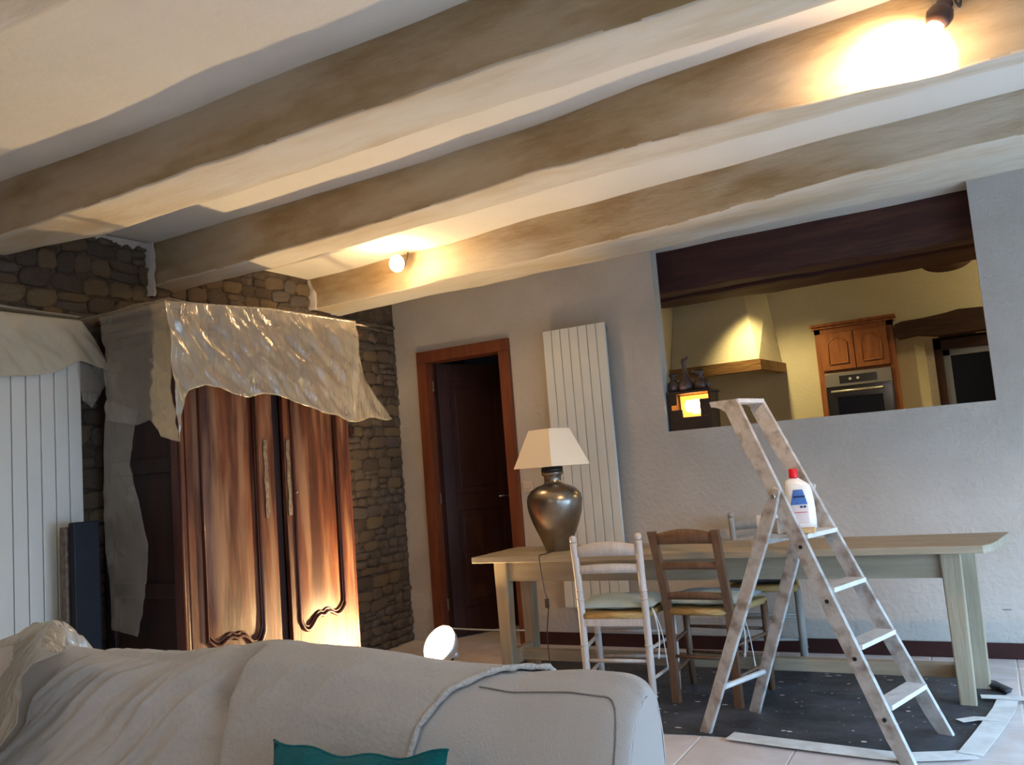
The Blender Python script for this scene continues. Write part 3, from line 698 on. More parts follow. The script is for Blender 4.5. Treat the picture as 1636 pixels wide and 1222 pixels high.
def fd(u, v):
    L_ = lk([(0, (122, 578)), (1, (130, 640))], v); R_ = lk([(0, (169, 580)), (.5, (170, 612)), (1, (146, 652))], v)
    p = on_x(lerp(L_[0], R_[0], u), lerp(L_[1], R_[1], u), -3.76); return (-3.755+film_disp(p, .7), p.y, p.z)
b.grid(fd, 12, 14); b.build('flap', 'plastic_side', ls, solid=.0006)

# navy panel leaning between radiator and armoire
b = MB()
q = [on_x(116, 838, -3.62), on_x(158, 828, -3.62)]
b.box((-3.655, q[0].y, 0), (-3.615, q[1].y, (q[0].z+q[1].z)/2), .008)
np_ = tag(b.build('folded_screen', 'navy'), 'narrow dark navy folded panel standing between the left radiator and the armoire', 'panel')
b = MB(); b.box((-3.70, q[0].y-.012, 0), (-3.657, q[1].y-.02, q[0].z-.01), .006); b.build('rear_leaf', 'old_metal', np_)

# ---------------------------------------------------------------- floor lamp (bright globe beyond the sofa)
gc = Vector((-2.855, 4.10, .223))
gl = empty('work_lamp', (gc.x, gc.y, 0), 'glaring reflector work lamp on the floor beyond the sofa, beside the armoire', 'lamp')
gd = Vector((-.16, -.80, .58)).normalized(); gq = Vector((0, 0, 1)).rotation_difference(gd).to_matrix().to_4x4(); GM = Matrix.Translation((0, 0, gc.z)) @ gq
b = MB(); b.lathe([(.075, 0), (.08, .008), (.075, .02), (.02, .028), (.010, .04), (.009, .13)], (-.0, .10, 0), seg=24); b.tube([(0, .10, .12), (0, .085, .155)], .012, 8); b.build('base', 'pewter_dark', gl)
b = MB(); b.lathe([(.022, -.105), (.050, -.085), (.082, -.055), (.104, -.015), (.112, .02), (.110, .02), (.102, -.012), (.080, -.050), (.048, -.078), (.020, -.090)], (0, 0, 0), 32, GM); b.lathe([(.012, -.15), (.024, -.145), (.024, -.10)], (0, 0, 0), 16, GM); b.build('reflector', 'reflector', gl)
b = MB(); b.ball((0, 0, 0), .057, 24); o = b.build('bulb', 'globe_glow', gl); o.matrix_local = Matrix.Translation(GM @ Vector((0, 0, -.022)))

# ---------------------------------------------------------------- ceiling spot bulbs
def spot(label, bulb, hold, cord, target, power, size):
    e = empty('ceiling_spot', bulb, label, 'lamp'); B = Vector(bulb); Hd = Vector(hold)-B; d = Hd.normalized()
    b = MB(); b.ball((0, 0, 0), .026*size, 14, (1, 1, 1.15)); b.build('bulb', 'bulb_glow', e)
    b = MB(); b.tube([d*.022, d*.04, d*.06, d*.078, d*.082, d*.105, d*.112, d*.12], [.026, .036, .040, .034, .026, .024, .012, .009], 14); b.build('lamp_holder', 'bulb_holder', e)
    b = MB(); b.tube(smooth_pts([d*.115]+[Vector(c)-B for c in cord], 5), .0045, 6); b.build('cord', 'cable', e)
    t = Vector(target)-B
    l = light('spot_light', 'SPOT', B+t.normalized()*.035, power, WARM, .015, target=target, spot_size=math.radians(125), spot_blend=.7); 
    return e
pB = on_y(1490, 52, 2.78)
hB = on_y(1506, 14, 2.80)
spot('bare glowing bulb in a dark holder on the upper right beam', pB, hB, [hB+Vector((.03, 0, .03)), hB+Vector((.045, .02, .0)), hB+Vector((.05, .04, .06)), hB+Vector((.02, .04, .13))], tuple(on_y(1452, 106, 2.95)), SPOT_B, 1.0)
pA = on_y(634, 421, 4.02)
spot('bare glowing bulb at the lowest beam, above the armoire end', pA, pA+Vector((-.02, .08, .03)), [pA+Vector((-.02, .13, .05)), pA+Vector((-.02, .15, .10))], tuple(on_y(692, 434, 4.24)), SPOT_A, 1.7)
# ---------------------------------------------------------------- table
tb = empty('farm_table', (0, 0, 0), 'long narrow pale wooden farm table along the back wall', 'table')
ZT = .712
b = MB()
ya, yc = 4.11, 4.635
planks = [(4.11, 4.282), (4.284, 4.458), (4.460, 4.635)]
for k, (y0, y1) in enumerate(planks):
    b = MB(); xr0 = lerp(-.035, .045, (y0-ya)/(yc-ya)); xr1 = lerp(-.035, .045, (y1-ya)/(yc-ya)); xl = -2.615
    pts = [(xl, y0), (xr0-.03 if k == 0 else xr0, y0)]+([(xr0+.0, y0+.05)] if k == 0 else [])+[(xr1, y1), (xl+.01, y1)]
    b.prism(pts, ZT-.034, ZT); o = b.build('tabletop_plank', 'table_wood', tb)
    md = o.modifiers.new('b', 'BEVEL'); md.width = .004; md.segments = 2
b = MB(); b.box((-2.50, 4.285, .552), (-.20, 4.31, ZT-.035), .003); b.box((-2.50, 4.565, .552), (-.20, 4.59, ZT-.035), .003)
b.box((-2.53, 4.30, .552), (-2.505, 4.58, ZT-.035), .003); b.box((-.20, 4.30, .552), (-.175, 4.58, ZT-.035), .003); b.build('apron', 'table_wood', tb)
for x in (-2.565, -.245):
    for y, yo in ((4.262, 1), (4.552, -1)):
        b = MB(); wx = .085
        if yo < 0 and x > -1: x = -.190
        t_ = [(x, y), (x+wx, y), (x+wx, y+.072), (x, y+.072)]; x2 = x+.006; bt = [(x2, y+.006), (x2+.068, y+.006), (x2+.068, y+.068), (x2, y+.068)]
        b.add([(p[0], p[1], 0) for p in bt]+[(p[0], p[1], ZT-.035) for p in t_], [(3, 2, 1, 0), (4, 5, 6, 7), (0, 1, 5, 4), (1, 2, 6, 5), (2, 3, 7, 6), (3, 0, 4, 7)])
        o = b.build('leg', 'table_leg_wood', tb); md = o.modifiers.new('b', 'BEVEL'); md.width = .006; md.segments = 2
for x in (-2.54, -.222): boxo('end_stretcher', 'table_leg_wood', tb, (x, 4.32, .075), (x+.04, 4.565, .16), .004)
boxo('long_stretcher', 'table_wood', tb, (-2.51, 4.41, .085), (-.215, 4.47, .145), .004)

# ---------------------------------------------------------------- chairs
def chair(label, loc, rz, wm, sm, w_, top_z, nsl, rake, turned=True, seat_z=.445, depth=.37, wf=.42, group=None):
    """local: backrest along y=0 facing -y side, seat extends to +y"""
    c = empty('ladder_back_chair', loc, label, 'chair', group, rz=rz)
    hw = w_/2; hf = wf/2
    r = .0185
    for s in (-1, 1):
        b = MB()
        pts = [(s*hw, .0, 0), (s*hw*1.0, -.0, .2), (s*hw, 0, seat_z), (s*hw, -rake*.5, lerp(seat_z, top_z, .5)), (s*(hw+.004), -rake, top_z-.03)]
        if turned:
            P = smooth_pts(pts, 6); rr = [r*(.86 if k < 3 else 1) for k in range(len(P))]; b.tube(P, rr, 12)
            b.lathe([(.010, 0), (.016, .006), (.019, .018), (.016, .030), (.006, .036)], (s*(hw+.004), -rake, top_z-.032), 12)
            for z in (.06, .30, .52, .56): b.lathe([(r, -.004), (r+.003, 0), (r, .004)], (s*hw, -rake*max(0, (z-seat_z)/(top_z-seat_z)), z), 12)
        else:
            P = smooth_pts(pts, 4)
            for i in range(len(P)-1):
                pass
            vs = []; 
            for p in P: vs += [(p.x-r, p.y-r*.9, p.z), (p.x+r, p.y-r*.9, p.z), (p.x+r, p.y+r*.9, p.z), (p.x-r, p.y+r*.9, p.z)]
            n = len(P); fs = [(i*4+k, i*4+(k+1) % 4, i*4+4+(k+1) % 4, i*4+4+k) for i in range(n-1) for k in range(4)]+[(3, 2, 1, 0), tuple(4*(n-1)+k for k in range(4))]
            b.add(vs, fs)
        b.build('rear_post', wm, c)
        b = MB(); b.tube([(s*hf*.97, depth-.01, 0), (s*hf, depth-.01, .2), (s*hf, depth-.015, seat_z-.005)], [r*.85, r, r], 12); b.build('front_leg', wm, c)
    zs = {2: (.905, .66), 3: (.93, .60, .25)}[nsl]
    for k, t in enumerate(zs):
        zc = lerp(seat_z, top_z, t)-.035; y = -rake*(zc-seat_z)/(top_z-seat_z); hh = .042 if k == 0 else (.022 if nsl == 3 else .027)
        b = MB(); n = 16
        for side in (0,):
            vs = []
            for i in range(n+1):
                u = i/n; x = lerp(-hw+.004, hw-.004, u); bow = -.018*math.sin(PI*u)
                tp = hh*(.45+.55*math.sin(PI*u)) if k == 0 else hh*(.75+.3*math.sin(PI*u)); bo = -hh*.75+(.004*math.sin(PI*u))
                vs += [(x, y+bow-.006, zc+bo), (x, y+bow-.006, zc+tp), (x, y+bow+.006, zc+tp), (x, y+bow+.006, zc+bo)]
            fs = [(i*4+a, i*4+(a+1) % 4, i*4+4+(a+1) % 4, i*4+4+a) for i in range(n) for a in range(4)]+[(0, 1, 2, 3), (n*4+3, n*4+2, n*4+1, n*4)]
            b.add(vs, fs, True)
        o = b.build('back_slat', wm, c); 
    # rush seat: woven cords over a frame
    b = MB()
    def seat(u, v):
        x = lerp(-1, 1, u)*lerp(hw-.012, hf, v); y = lerp(.0, depth, v)
        e = min(u, 1-u, v, 1-v); dd = min(1, e*8); return (x, y, seat_z+.004+.012*math.sin(dd*PI/2)-.010*math.sin(PI*u)*math.sin(PI*v))
    b.grid(seat, 20, 20)
    b.grid(lambda u, v: (seat(u, v)[0], seat(u, v)[1], seat_z-.022), 6, 6)
    for (a0, a1) in (((-hw+.012, 0), (hw-.012, 0)), ((-hf, depth), (hf, depth)), ((-hw+.012, 0), (-hf, depth)), ((hw-.012, 0), (hf, depth))):
        b.tube([(a0[0], a0[1], seat_z-.006), (a1[0], a1[1], seat_z-.006)], .018, 8)
    b.build('rush_seat', sm, c)
    if turned: 
        b = MB(); b.box((-hw+.01, -.012, seat_z-.055), (hw-.01, .004, seat_z-.008), .003); b.build('seat_rail', wm, c)
    for z, pr in ((.30, (.30, .25)), (.17, (.15, .19))):
        pass
    R_ = [((-hw, 0, .225), (hw, 0, .225)), ((-hf, depth-.01, .30), (hf, depth-.01, .30)), ((-hf, depth-.01, .17), (hf, depth-.01, .17))]
    for s in (-1, 1):
        for z in (.28, .14): R_.append(((s*hw, 0, z), (s*hf, depth-.01, z)))
    for a0, a1 in R_:
        b = MB(); m_ = (Vector(a0)+Vector(a1))/2; b.tube([a0, m_, a1], [.0075, .010, .0075], 8); b.build('rung', wm, c)
    return c
def cushion(label, parent, w_, d, z, m, y0=.0, ties=True, dx=0):
    """a cushion laid on a chair (top-level, placed by the chair's transform)"""
    c = empty('seat_cushion', parent.location+Vector((0, 0, 0)), label, 'cushion', rz=parent.rotation_euler.z)
    c.location.z = 0
    b = MB(); n = 22
    def top(s):
        def fn(u, v):
            a, e = u*2-1, v*2-1
            q = max(0, (1-abs(a)**3)*(1-abs(e)**3))**.45; pin = 1-.06*(1-abs(a))*(abs(e) > .9)
            return (dx+a*w_/2*(1+.02*math.sin(e*3)), y0+d/2+e*d/2*pin, z+.004+(s*.030*q if s > 0 else -.016*q)+.020+.006*nz(a*3, e*3, s)*q)
        return fn
    b.grid(top(1), n, n); b.grid(top(-1), n, n); b.build('pad', m, c)
    if ties:
        for s in (1,):
            for k in (0, 1):
                b = MB(); x0 = dx+s*(w_/2-.012); P = smooth_pts([(x0, y0+.02, z+.02), (x0+s*.018, y0-.0+.02*k, z-.02), (x0+s*(.026+.01*k), y0+.01+.03*k, z-.12), (x0+s*(.014+.03*k), y0+.01+.045*k, z-.22-.05*k)], 5)
                b.tube(P, [.004]*(len(P)-2)+[.006, .006], 6, flat=.5); b.build('tie', 'tie_white', c)
    return c
# white chair: rear posts near (-1.86,3.88) and (-1.54,3.95)
wc = chair('white-painted ladder-back chair with two back slats at the table, left of the brown chair', (-1.685, 3.90, 0), math.radians(6), 'white_wood', 'straw', .325, .832, 2, .03, depth=.36, wf=.41)
cushion('thin pale green cushion on the white chair, its ties hanging at the right', wc, .40, .36, .455, 'cushion_green')
bc = chair('brown wooden ladder-back chair with three curved slats and straw seat', (-1.30, 4.03, 0), math.radians(-4), 'brown_wood', 'straw', .31, .865, 3, .10, turned=False, depth=.36, wf=.42)
cushion('pale green cushion on the brown chair', bc, .40, .37, .455, 'cushion_green')
gc_ = chair('grey-painted chair facing the camera behind the table, beyond the ladder', (-1.20, 5.05, 0), PI+math.radians(8), 'grey_wood', 'straw', .33, .835, 2, -.0, depth=.34, wf=.36)
cushion('dark cushion on the grey chair behind the table', gc_, .35, .33, .455, 'cushion_dark', ties=False)

# ---------------------------------------------------------------- table lamp
tl = empty('table_lamp', (-2.19, 4.37, ZT), 'dark pewter urn lamp with cream four-sided shade on the left table end', 'lamp')
b = MB(); b.lathe([(.070, 0), (.072, .006), (.080, .03), (.104, .09), (.132, .155), (.150, .21), (.158, .255), (.160, .285), (.153, .315), (.130, .345), (.095, .365), (.060, .376), (.050, .384), (.049, .42), (.060, .428), (.064, .438), (.062, .446)], seg=48)
b.build('urn', 'pewter', tl)
b = MB(); b.lathe([(.061, .446), (.063, .452), (.062, .470), (.052, .476), (.012, .478), (.012, .50), (.018, .503), (.018, .535), (.008, .54), (.006, .66)], seg=32); b.tube([(.0, -.012, .492), (-.022, -.02, .492)], .005, 8); b.build('lamp_fitting', 'pewter_dark', tl)
b = MB(); rt = math.radians(-18.5)
def ring(r_, z): return [(r_*math.cos(rt+PI/4+k*PI/2-PI*.0), r_*math.sin(rt+PI/4+k*PI/2), z) for k in range(4)]
zb, zt_ = .476, .690
lo_, hi_ = ring(.220, zb), ring(.118, zt_); li, hi2 = ring(.216, zb), ring(.114, zt_)
vs = lo_+hi_+li+hi2
b.add(vs, [f for k in range(4) for f in ((k, (k+1) % 4, 4+(k+1) % 4, 4+k), (8+(k+1) % 4, 8+k, 12+k, 12+(k+1) % 4), (k, 8+k, 8+(k+1) % 4, (k+1) % 4), (4+k, 4+(k+1) % 4, 12+(k+1) % 4, 12+k))])
b.build('lamp_shade', 'shade', tl)
b = MB()
for k in range(4): b.tube([(0, 0, .66), tuple(Vector(ring(.115, .685)[k]))], .002, 6)
b.build('shade_frame', 'pewter_dark', tl)
b = MB()
P = smooth_pts([(-.0, -.06, .004), (.01, -.20, .003), (.015, -.268, .0), (.018, -.272, -.06), (.03, -.27, -.18), (.045, -.268, -.26), (.02, -.26, -.42), (.02, -.25, -.60), (.03, -.24, -.708)], 6)
b.tube(P, .0032, 6); cb = b.build('cord', 'cable', tl)
b = MB(); b.box((.028, -.278, -.275), (.048, -.258, -.225), .004); b.build('cord_switch', 'cable', cb)

# ---------------------------------------------------------------- step ladder
th = 1.28267; U = Vector((math.cos(th), math.sin(th), 0)); V = Vector((-U.y, U.x, 0)); LM = Vector((-.3036, 3.64624, 0))
tilt, w0, kk = .4385, .196, .0607
def LP(z, s, ds=0, off=0.0):   # point on front frame at height z, side s, extra lateral ds, offset off perpendicular (towards rear, V)
    return LM+V*(tilt*z+off)+U*(s*(w0-kk*z)+ds)+Vector((0, 0, z))
lad = empty('step_ladder', (0, 0, 0), 'paint-spattered white wooden stepladder standing open in front of the table', 'ladder')
ND = (V*1.0+Vector((0, 0, -tilt))).normalized()      # normal of the front frame, towards the rear
for s in (-1, 1):
    b = MB(); rows = []
    n = 14; ztop = 1.405
    for i in range(n+1):
        z = lerp(0, ztop, i/n); dpt = .060+(.012*(i > 11))
        o_ = .011
        p = LP(z, s)
        e = .0 if i else .0
        rows.append([p+U*(-o_)+ND*0, p+U*o_, p+U*o_+ND*dpt, p+U*(-o_)+ND*dpt])
    for q in rows[0]: q.z = max(q.z, 0.0)
    rows[0] = [Vector((q.x, q.y, 0)) for q in rows[0]]
    vs = [p for r in rows for p in r]
    b.add(vs, [(i*4+k, i*4+(k+1) % 4, i*4+4+(k+1) % 4, i*4+4+k) for i in range(n) for k in range(4)]+[(3, 2, 1, 0), tuple(n*4+k for k in range(4))])
    # curved horn at the top
    t0 = LP(1.415, s); hv = [(0, 0), (-.022, -.05), (.012, -.12), (.030, -.085), (.050, -.058), (.078, -.038), (.105, -.028), (.128, -.024), (.134, .0)] if s < 0 else [(0, 0), (-.02, -.045), (.03, -.075), (.06, -.03), (.085, -.018), (.085, 0)]
    vs = [t0+V*a_+Vector((0, 0, c_))+U*d_ for d_ in (-.0115, .0115) for a_, c_ in hv]; m_ = len(hv)
    b.add(vs, [tuple(range(m_)), tuple(range(2*m_-1, m_-1, -1))]+[(i, (i+1) % m_, m_+(i+1) % m_, m_+i) for i in range(m_)])
    b.build('front_rail', 'ladder_paint', lad)
bz = 1.398
b = MB(); A0, A1 = LP(bz, -1), LP(bz, 1)
b.add([A0+V*.0, A1+V*.0, A1+V*.075, A0+V*.075]+[q+Vector((0, 0, .018)) for q in (A0+V*.0, A1+V*.0, A1+V*.075, A0+V*.075)], [(0, 1, 2, 3), (7, 6, 5, 4), (0, 4, 5, 1), (1, 5, 6, 2), (2, 6, 7, 3), (3, 7, 4, 0)]); b.build('top_bar', 'ladder_step', lad)
for k in range(4):
    z = .1814+.20994*k
    dp = .080 if k < 3 else .245
    b = MB(); a0, a1 = LP(z, -1, .011), LP(z, 1, -.011)
    f0 = -.006
    q = [a0+V*f0, a1+V*f0, a1+V*(f0+dp), a0+V*(f0+dp)]
    b.add(q+[p+Vector((0, 0, .018)) for p in q], [(0, 1, 2, 3), (7, 6, 5, 4), (0, 4, 5, 1), (1, 5, 6, 2), (2, 6, 7, 3), (3, 7, 4, 0)])
    o = b.build('platform' if k == 3 else 'step', 'ladder_step', lad)
    for s in (-1, 1):
        b = MB(); c0 = LP(z-.02, s, s*.011)+ND*.03; b.tube([c0, c0+U*(s*.004)], .008, 10); b.build('bolt', 'black_hole', lad)
# rear frame
PZ = 1.0
Bf = [Vector((-1.195, 3.640, 0)), Vector((-1.068, 3.985, 0))]
for s, bf in zip((-1, 1), Bf):
    top = LP(PZ, s, -s*.0)+ND*.03+U*(s*.023); dirv = (top-bf)
    sv = dirv.normalized(); per = (V-sv*V.dot(sv)).normalized()
    b = MB(); e = top+sv*.035
    rows = []
    for p, d_ in ((bf, .050), (bf+dirv*.5, .056), (bf+dirv*.93, .060), (e, .034)):
        rows.append([p+U*(-.010)-per*d_*.5, p+U*.010-per*d_*.5, p+U*.010+per*d_*.5, p+U*(-.010)+per*d_*.5])
    for q in rows[0]: q -= sv*(q.z/sv.z)
    vs = [p for r in rows for p in r]
    b.add(vs, [(i*4+k, i*4+(k+1) % 4, i*4+4+(k+1) % 4, i*4+4+k) for i in range(3) for k in range(4)]+[(3, 2, 1, 0), (12, 13, 14, 15)])
    o = b.build('rear_leg', 'ladder_paint', lad); md = o.modifiers.new('b', 'BEVEL'); md.width = .003
    b = MB(); c0 = top+U*(s*.011); b.tube([c0-U*(s*.03), c0+U*(s*.006)], .009, 10); b.build('pivot_bolt', 'steel', lad)
def rear(t, i): return Bf[i].lerp(LP(PZ, (-1, 1)[i])+ND*.03+U*((-1, 1)[i]*.023), t)
b = MB(); b.tube([rear(.19, 0), rear(.19, 1)], .012, 10); b.build('rear_rung', 'ladder_step', lad)
b = MB(); a0, a1 = rear(.79, 0), rear(.79, 1); b.add([a0+V*.02, a1+V*.02, a1+V*.04, a0+V*.04]+[q+Vector((0, 0, .035)) for q in (a0+V*.02, a1+V*.02, a1+V*.04, a0+V*.04)], [(0, 1, 2, 3), (7, 6, 5, 4), (0, 4, 5, 1), (1, 5, 6, 2), (2, 6, 7, 3), (3, 7, 4, 0)]); b.build('rear_cross_bar', 'ladder_paint', lad)

PT = .1814+.20994*3+.018
# bottle on the platform
bp = on_z(1281, 846, PT+.0)
bo = empty('cleaner_bottle', (bp.x, bp.y, PT+.001), 'white plastic bottle with red cap and blue label on the ladder platform', 'bottle', rz=math.radians(14))
b = MB(); prof = [(.042, .0), (.052, .004), (.054, .03), (.054, .09), (.052, .13), (.049, .165), (.043, .19), (.030, .210), (.018, .219), (.016, .224)]
vs = []; seg = 28
for r_, z in prof:
    for k in range(seg):
        a = 2*PI*k/seg; x = r_*1.22*math.copysign(abs(math.cos(a))**.8, math.cos(a)); x += -.018*max(0, (z-.16)/.06)*0 + (.010*(z > .2)*-1)
        if z > .05 and z < .19 and x < 0: x *= (1-.16*math.sin(PI*(z-.05)/.14))
        vs.append((x, r_*.66*math.copysign(abs(math.sin(a))**.8, math.sin(a)), z))
n = len(prof)
b.add(vs, [(i*seg+k, i*seg+(k+1) % seg, (i+1)*seg+(k+1) % seg, (i+1)*seg+k) for i in range(n-1) for k in range(seg)]+[tuple(range(seg-1, -1, -1)), tuple((n-1)*seg+k for k in range(seg))], True)
b.build('bottle_body', 'bottle_white', bo)
b = MB(); b.lathe([(.019, .221), (.0195, .225), (.018, .258), (.016, .262)], (-.010, 0, 0), 22); b.build('cap', 'cap_red', bo)
def onb(x, z, e=.0012): 
    r_ = curve([(p[1], p[0]) for p in prof], z); t = max(-1, min(1, x/(r_*1.22))); return (x, -r_*.66*(1-abs(t)**2.5)**.4-e, z)
b = MB(); b.grid(lambda u, v: onb(lerp(-.036, .034, u)*lerp(1, .55, v), lerp(.108, .172, v)), 14, 8); lbp = b.build('label', 'label_blue', bo)
b = MB(); b.grid(lambda u, v: onb(lerp(-.022, .026, u), lerp(.138, .146, v), .0022), 10, 2)
for x in (.002, .016): b.grid(lambda u, v, x=x: onb(lerp(x, x+.010, u), lerp(.094, .103, v), .0022), 4, 2)
b.build('label_mark', 'label_navy', lbp)
b = MB(); b.grid(lambda u, v: onb(lerp(-.034, .034, u), lerp(.028, .105, v), .0006), 14, 8); b.build('label', 'label_pale', bo)
b = MB(); b.grid(lambda u, v: onb(lerp(-.026, .028, u), lerp(.074, .0765, v), .0016), 10, 1); b.build('label_mark', 'cap_red', bo)
# little cartons / blocks on the platform
ang = th-PI/2
def blk(name, label, cat, px, py, m, sx, sy, sz, rz=0.0, zadd=0.0):
    p = on_z(px, py, PT); e = MB(); e.box((-sx/2, -sy/2, 0), (sx/2, sy/2, sz), .004); o = e.build(name, m); o.location = (p.x, p.y, PT+.001+zadd); o.rotation_euler = (0, 0, rz); return tag(o, label, cat)
blk('small_carton', 'small white carton at the left side of the ladder platform', 'box', 1228, 851, 'carton', .085, .06, .075, .15)
blk('small_carton', 'low white box right of the carton on the ladder platform, beside the bottle', 'box', 1254, 852, 'carton', .06, .05, .062, .35)
blk('sponge', 'tan sponge lying at the foot of the white bottle', 'sponge', 1286, 852, 'sponge', .085, .045, .022, .1)

# ---------------------------------------------------------------- floor cloth, tape, flecks
poly = [(-2.7, 4.93), (-2.75, 3.45), (-1.419, 3.574), (-1.238, 3.600), (-.96, 3.61), (-.44, 3.545), (-.205, 3.672), (-.15, 4.05), (-.085, 4.386), (-.03, 4.587), (-.10, 4.72), (-.5, 4.90)]
bm = bmesh.new(); f = bm.faces.new([bm.verts.new((x, y, .003)) for x, y in poly]); bmesh.ops.triangulate(bm, faces=[f]); bmesh.ops.subdivide_edges(bm, edges=bm.edges[:], cuts=7, use_grid_fill=True)
for v in bm.verts: v.co.z = .004+.004*abs(nz(v.co.x*5, v.co.y*5, 0))
me = bpy.data.meshes.new('drop_cloth'); bm.to_mesh(me); bm.free(); me.materials.append(MATS['tarp'])
o = bpy.data.objects.new('drop_cloth', me); COL.objects.link(o); tag(o, 'dark grey drop cloth spread on the floor under the table and ladder', 'drop cloth')
b = MB(); rnd = random.Random(3)
for k in range(260):
    x = rnd.uniform(-2.2, -.15); y = rnd.uniform(3.62, 4.75); r_ = rnd.choice((.002, .002, .003, .003, .004, .005, .009)); n = 6; a0 = rnd.random()*6
    if y < 3.62+.05 and x > -.4: continue
    if x > -.20+(y-3.67)*.15: continue
    st = rnd.uniform(1, 2.2)
    b.add([(x+r_*st*math.cos(a0+i*PI/3)*rnd.uniform(.7, 1.2), y+r_*math.sin(a0+i*PI/3)*rnd.uniform(.7, 1.2), .0095) for i in range(n)], [tuple(range(n))])
tag(b.build('paint_flecks', 'fleck'), 'white paint chips scattered over the dark drop cloth', 'paint chips', kind='stuff')
def strip(label, pts, wd, z=.011, m='tape'):
    P = [Vector((*p, 0)) for p in pts]; b = MB(); vs = []
    for i, p in enumerate(P):
        t = (P[min(i+1, len(P)-1)]-P[max(i-1, 0)]).normalized(); nrm = Vector((-t.y, t.x, 0))
        for s in (-1, 1): vs.append(p+nrm*s*wd/2*(1+.15*nz(i*2.3, s, 1))+Vector((0, 0, z+.003*abs(nz(i, s, 3)))))
    b.add(vs, [(2*i, 2*i+1, 2*i+3, 2*i+2) for i in range(len(P)-1)]); o = b.build('masking_tape', m, solid=.001); return tag(o, label, 'tape')
strip('white masking strip along the near edge of the drop cloth', [(-1.08, 3.600), (-.9, 3.575), (-.7, 3.548), (-.5, 3.522), (-.40, 3.52), (-.25, 3.58), (-.18, 3.615)], .10)
strip('broad white tape along the right edge of the drop cloth', [(-.190, 3.60), (-.15, 3.8), (-.11, 4.0), (-.07, 4.22), (-.055, 4.36)], .085, .014)
strip('short tape tab sticking onto the right edge of the drop cloth', [tuple(on_z(1534, 1158).xy), tuple(on_z(1560, 1154).xy), tuple(on_z(1600, 1156).xy)], .05, .017)
strip('tape strip running right from beyond the table leg', [tuple(on_z(1568, 1119).xy), tuple(on_z(1600, 1120).xy), tuple(on_z(1660, 1124).xy)], .06, .018)
b = MB(); q = on_z(1590, 1101); b.tube(smooth_pts([(q.x-.10, q.y+.02, .02), (q.x-.03, q.y, .022), (q.x+.03, q.y-.04, .018), (q.x+.05, q.y-.09, .016)], 4), [.006]+[.02]*11+[.008], 8, flat=.6)
tag(b.build('cloth_roll', 'tarp'), 'dark crumpled roll of cloth at the right rear table foot', 'cloth')

# ---------------------------------------------------------------- sofa
YS = 1.30
sil = [(-260, 1070), (-60, 1052), (20, 1036), (60, 1028), (110, 1029), (200, 1041), (270, 1044), (340, 1041), (375, 1036), (395, 1042), (415, 1036), (440, 1030), (470, 1026), (560, 1035), (640, 1046), (740, 1056), (812, 1064), (850, 1070), (940, 1066), (985, 1069)]
sx = [(on_y(x, y, YS).x, on_y(x, y, YS).z) for x, y in sil]
XE = on_y(1003, 1150, 1.115).x-.032      # right end
sx += [(XE-.02, sx[-1][1]-.001), (XE+.1, sx[-1][1]-.003)]
XS0 = -2.28
XD = on_y(395, 1045, 1.22).x        # dip between the cushions
def fold(x, t, k):
    """diagonal creases of the throw"""
    a = x*11+t*7
    
    a = x*15-t*8; rg = 1-abs(nz(a*.55, t*1.1, 4))*2.2; rg2 = 1-abs(nz(a*1.2, t*1.6, 14))*2.4
    return k*(.012*nz(a*.5, t*1.0, 2)+.020*max(0, rg)**2+.011*max(0, rg2)**2+.0015*nz(a*3, t*6, 8))
def back_pt(x, v, off=0.0, cloth=0.0):
    """v 0..1 along the cross-section front-bottom -> over the top -> rear-bottom"""
    z = curve(sx, x)
    e = max(0.0, 1-(XE-x)/.055) if x > XE-.055 else 0.0; drop = 1-math.sqrt(max(0, 1-e*e))
    el = max(0.0, 1-(x-XS0)/.08) if x < XS0+.08 else 0.0; drop = max(drop, 1-math.sqrt(max(0, 1-el*el)))
    prof = [(0, (1.10, .40)), (.22, (1.115, .62)), (.34, (1.145, z-.135)), (.42, (1.165, z-.075)), (.49, (1.20, z-.028)), (.56, (1.245, z-.006)), (.63, (1.285, z)), (.70, (1.32, z-.010)), (.76, (1.345, z-.035)), (.82, (1.36, z-.10)), (1, (1.365, .15))]
    y = curve([(a, p[0]) for a, p in prof], v); zz = curve([(a, p[1]) for a, p in prof], v)
    cy, cz = 1.24, z-.10
    gx = x-XD-.02*(v-.5); g = 1.5*math.exp(-(gx/(.045 if gx < 0 else .010))**2)*max(0, 1-abs(v-.47)/.12)+.38*(math.exp(gx/.13) if gx < 0 else math.exp(-(gx/.012)**2))*min(1, max(0, (.56-v)*9))
    if v > .48: cloth *= max(.25, 1-(v-.48)*8)
    dy, dz = y-cy, zz-cz
    if v <= .82: s = 1-drop*.30
    else: s = 1-drop*.30
    nrm = Vector((0, dy, max(dz, 0))).normalized() if (dy or dz) else Vector((0, 0, 1))
    if v < .3: nrm = Vector((0, -1, 0))
    bulge = .010*math.sin((x-XD)*5)*(v < .6)
    d = off+bulge-.10*g+fold(x, v*1.6, cloth)
    lo_soft = .012*nz(x*4, v*3, 1)
    p = Vector((x, cy+dy*s, cz+dz*s if zz > cz else lerp(zz, zz, s)))+nrm*(d+lo_soft)
    return p
sofa = empty('sofa', (0, 0, 0), 'low linen sofa seen over its back rest in the foreground', 'sofa')
b = MB(); b.grid(lambda u, v: tuple(back_pt(lerp(XS0, XE, (1-(1-u)**1.6) if u > .0 else 0), v)), 170, 56)
for xx in (XS0, XE):
    b.add([tuple(back_pt(xx, i/20)) for i in range(21)], [tuple(range(21))])
b.build('backrest', 'linen', sofa)
b = MB(); b.box((XS0+.02, .35, .06), (XE-.02, 1.34, .30), .02); b.build('base', 'linen', sofa)
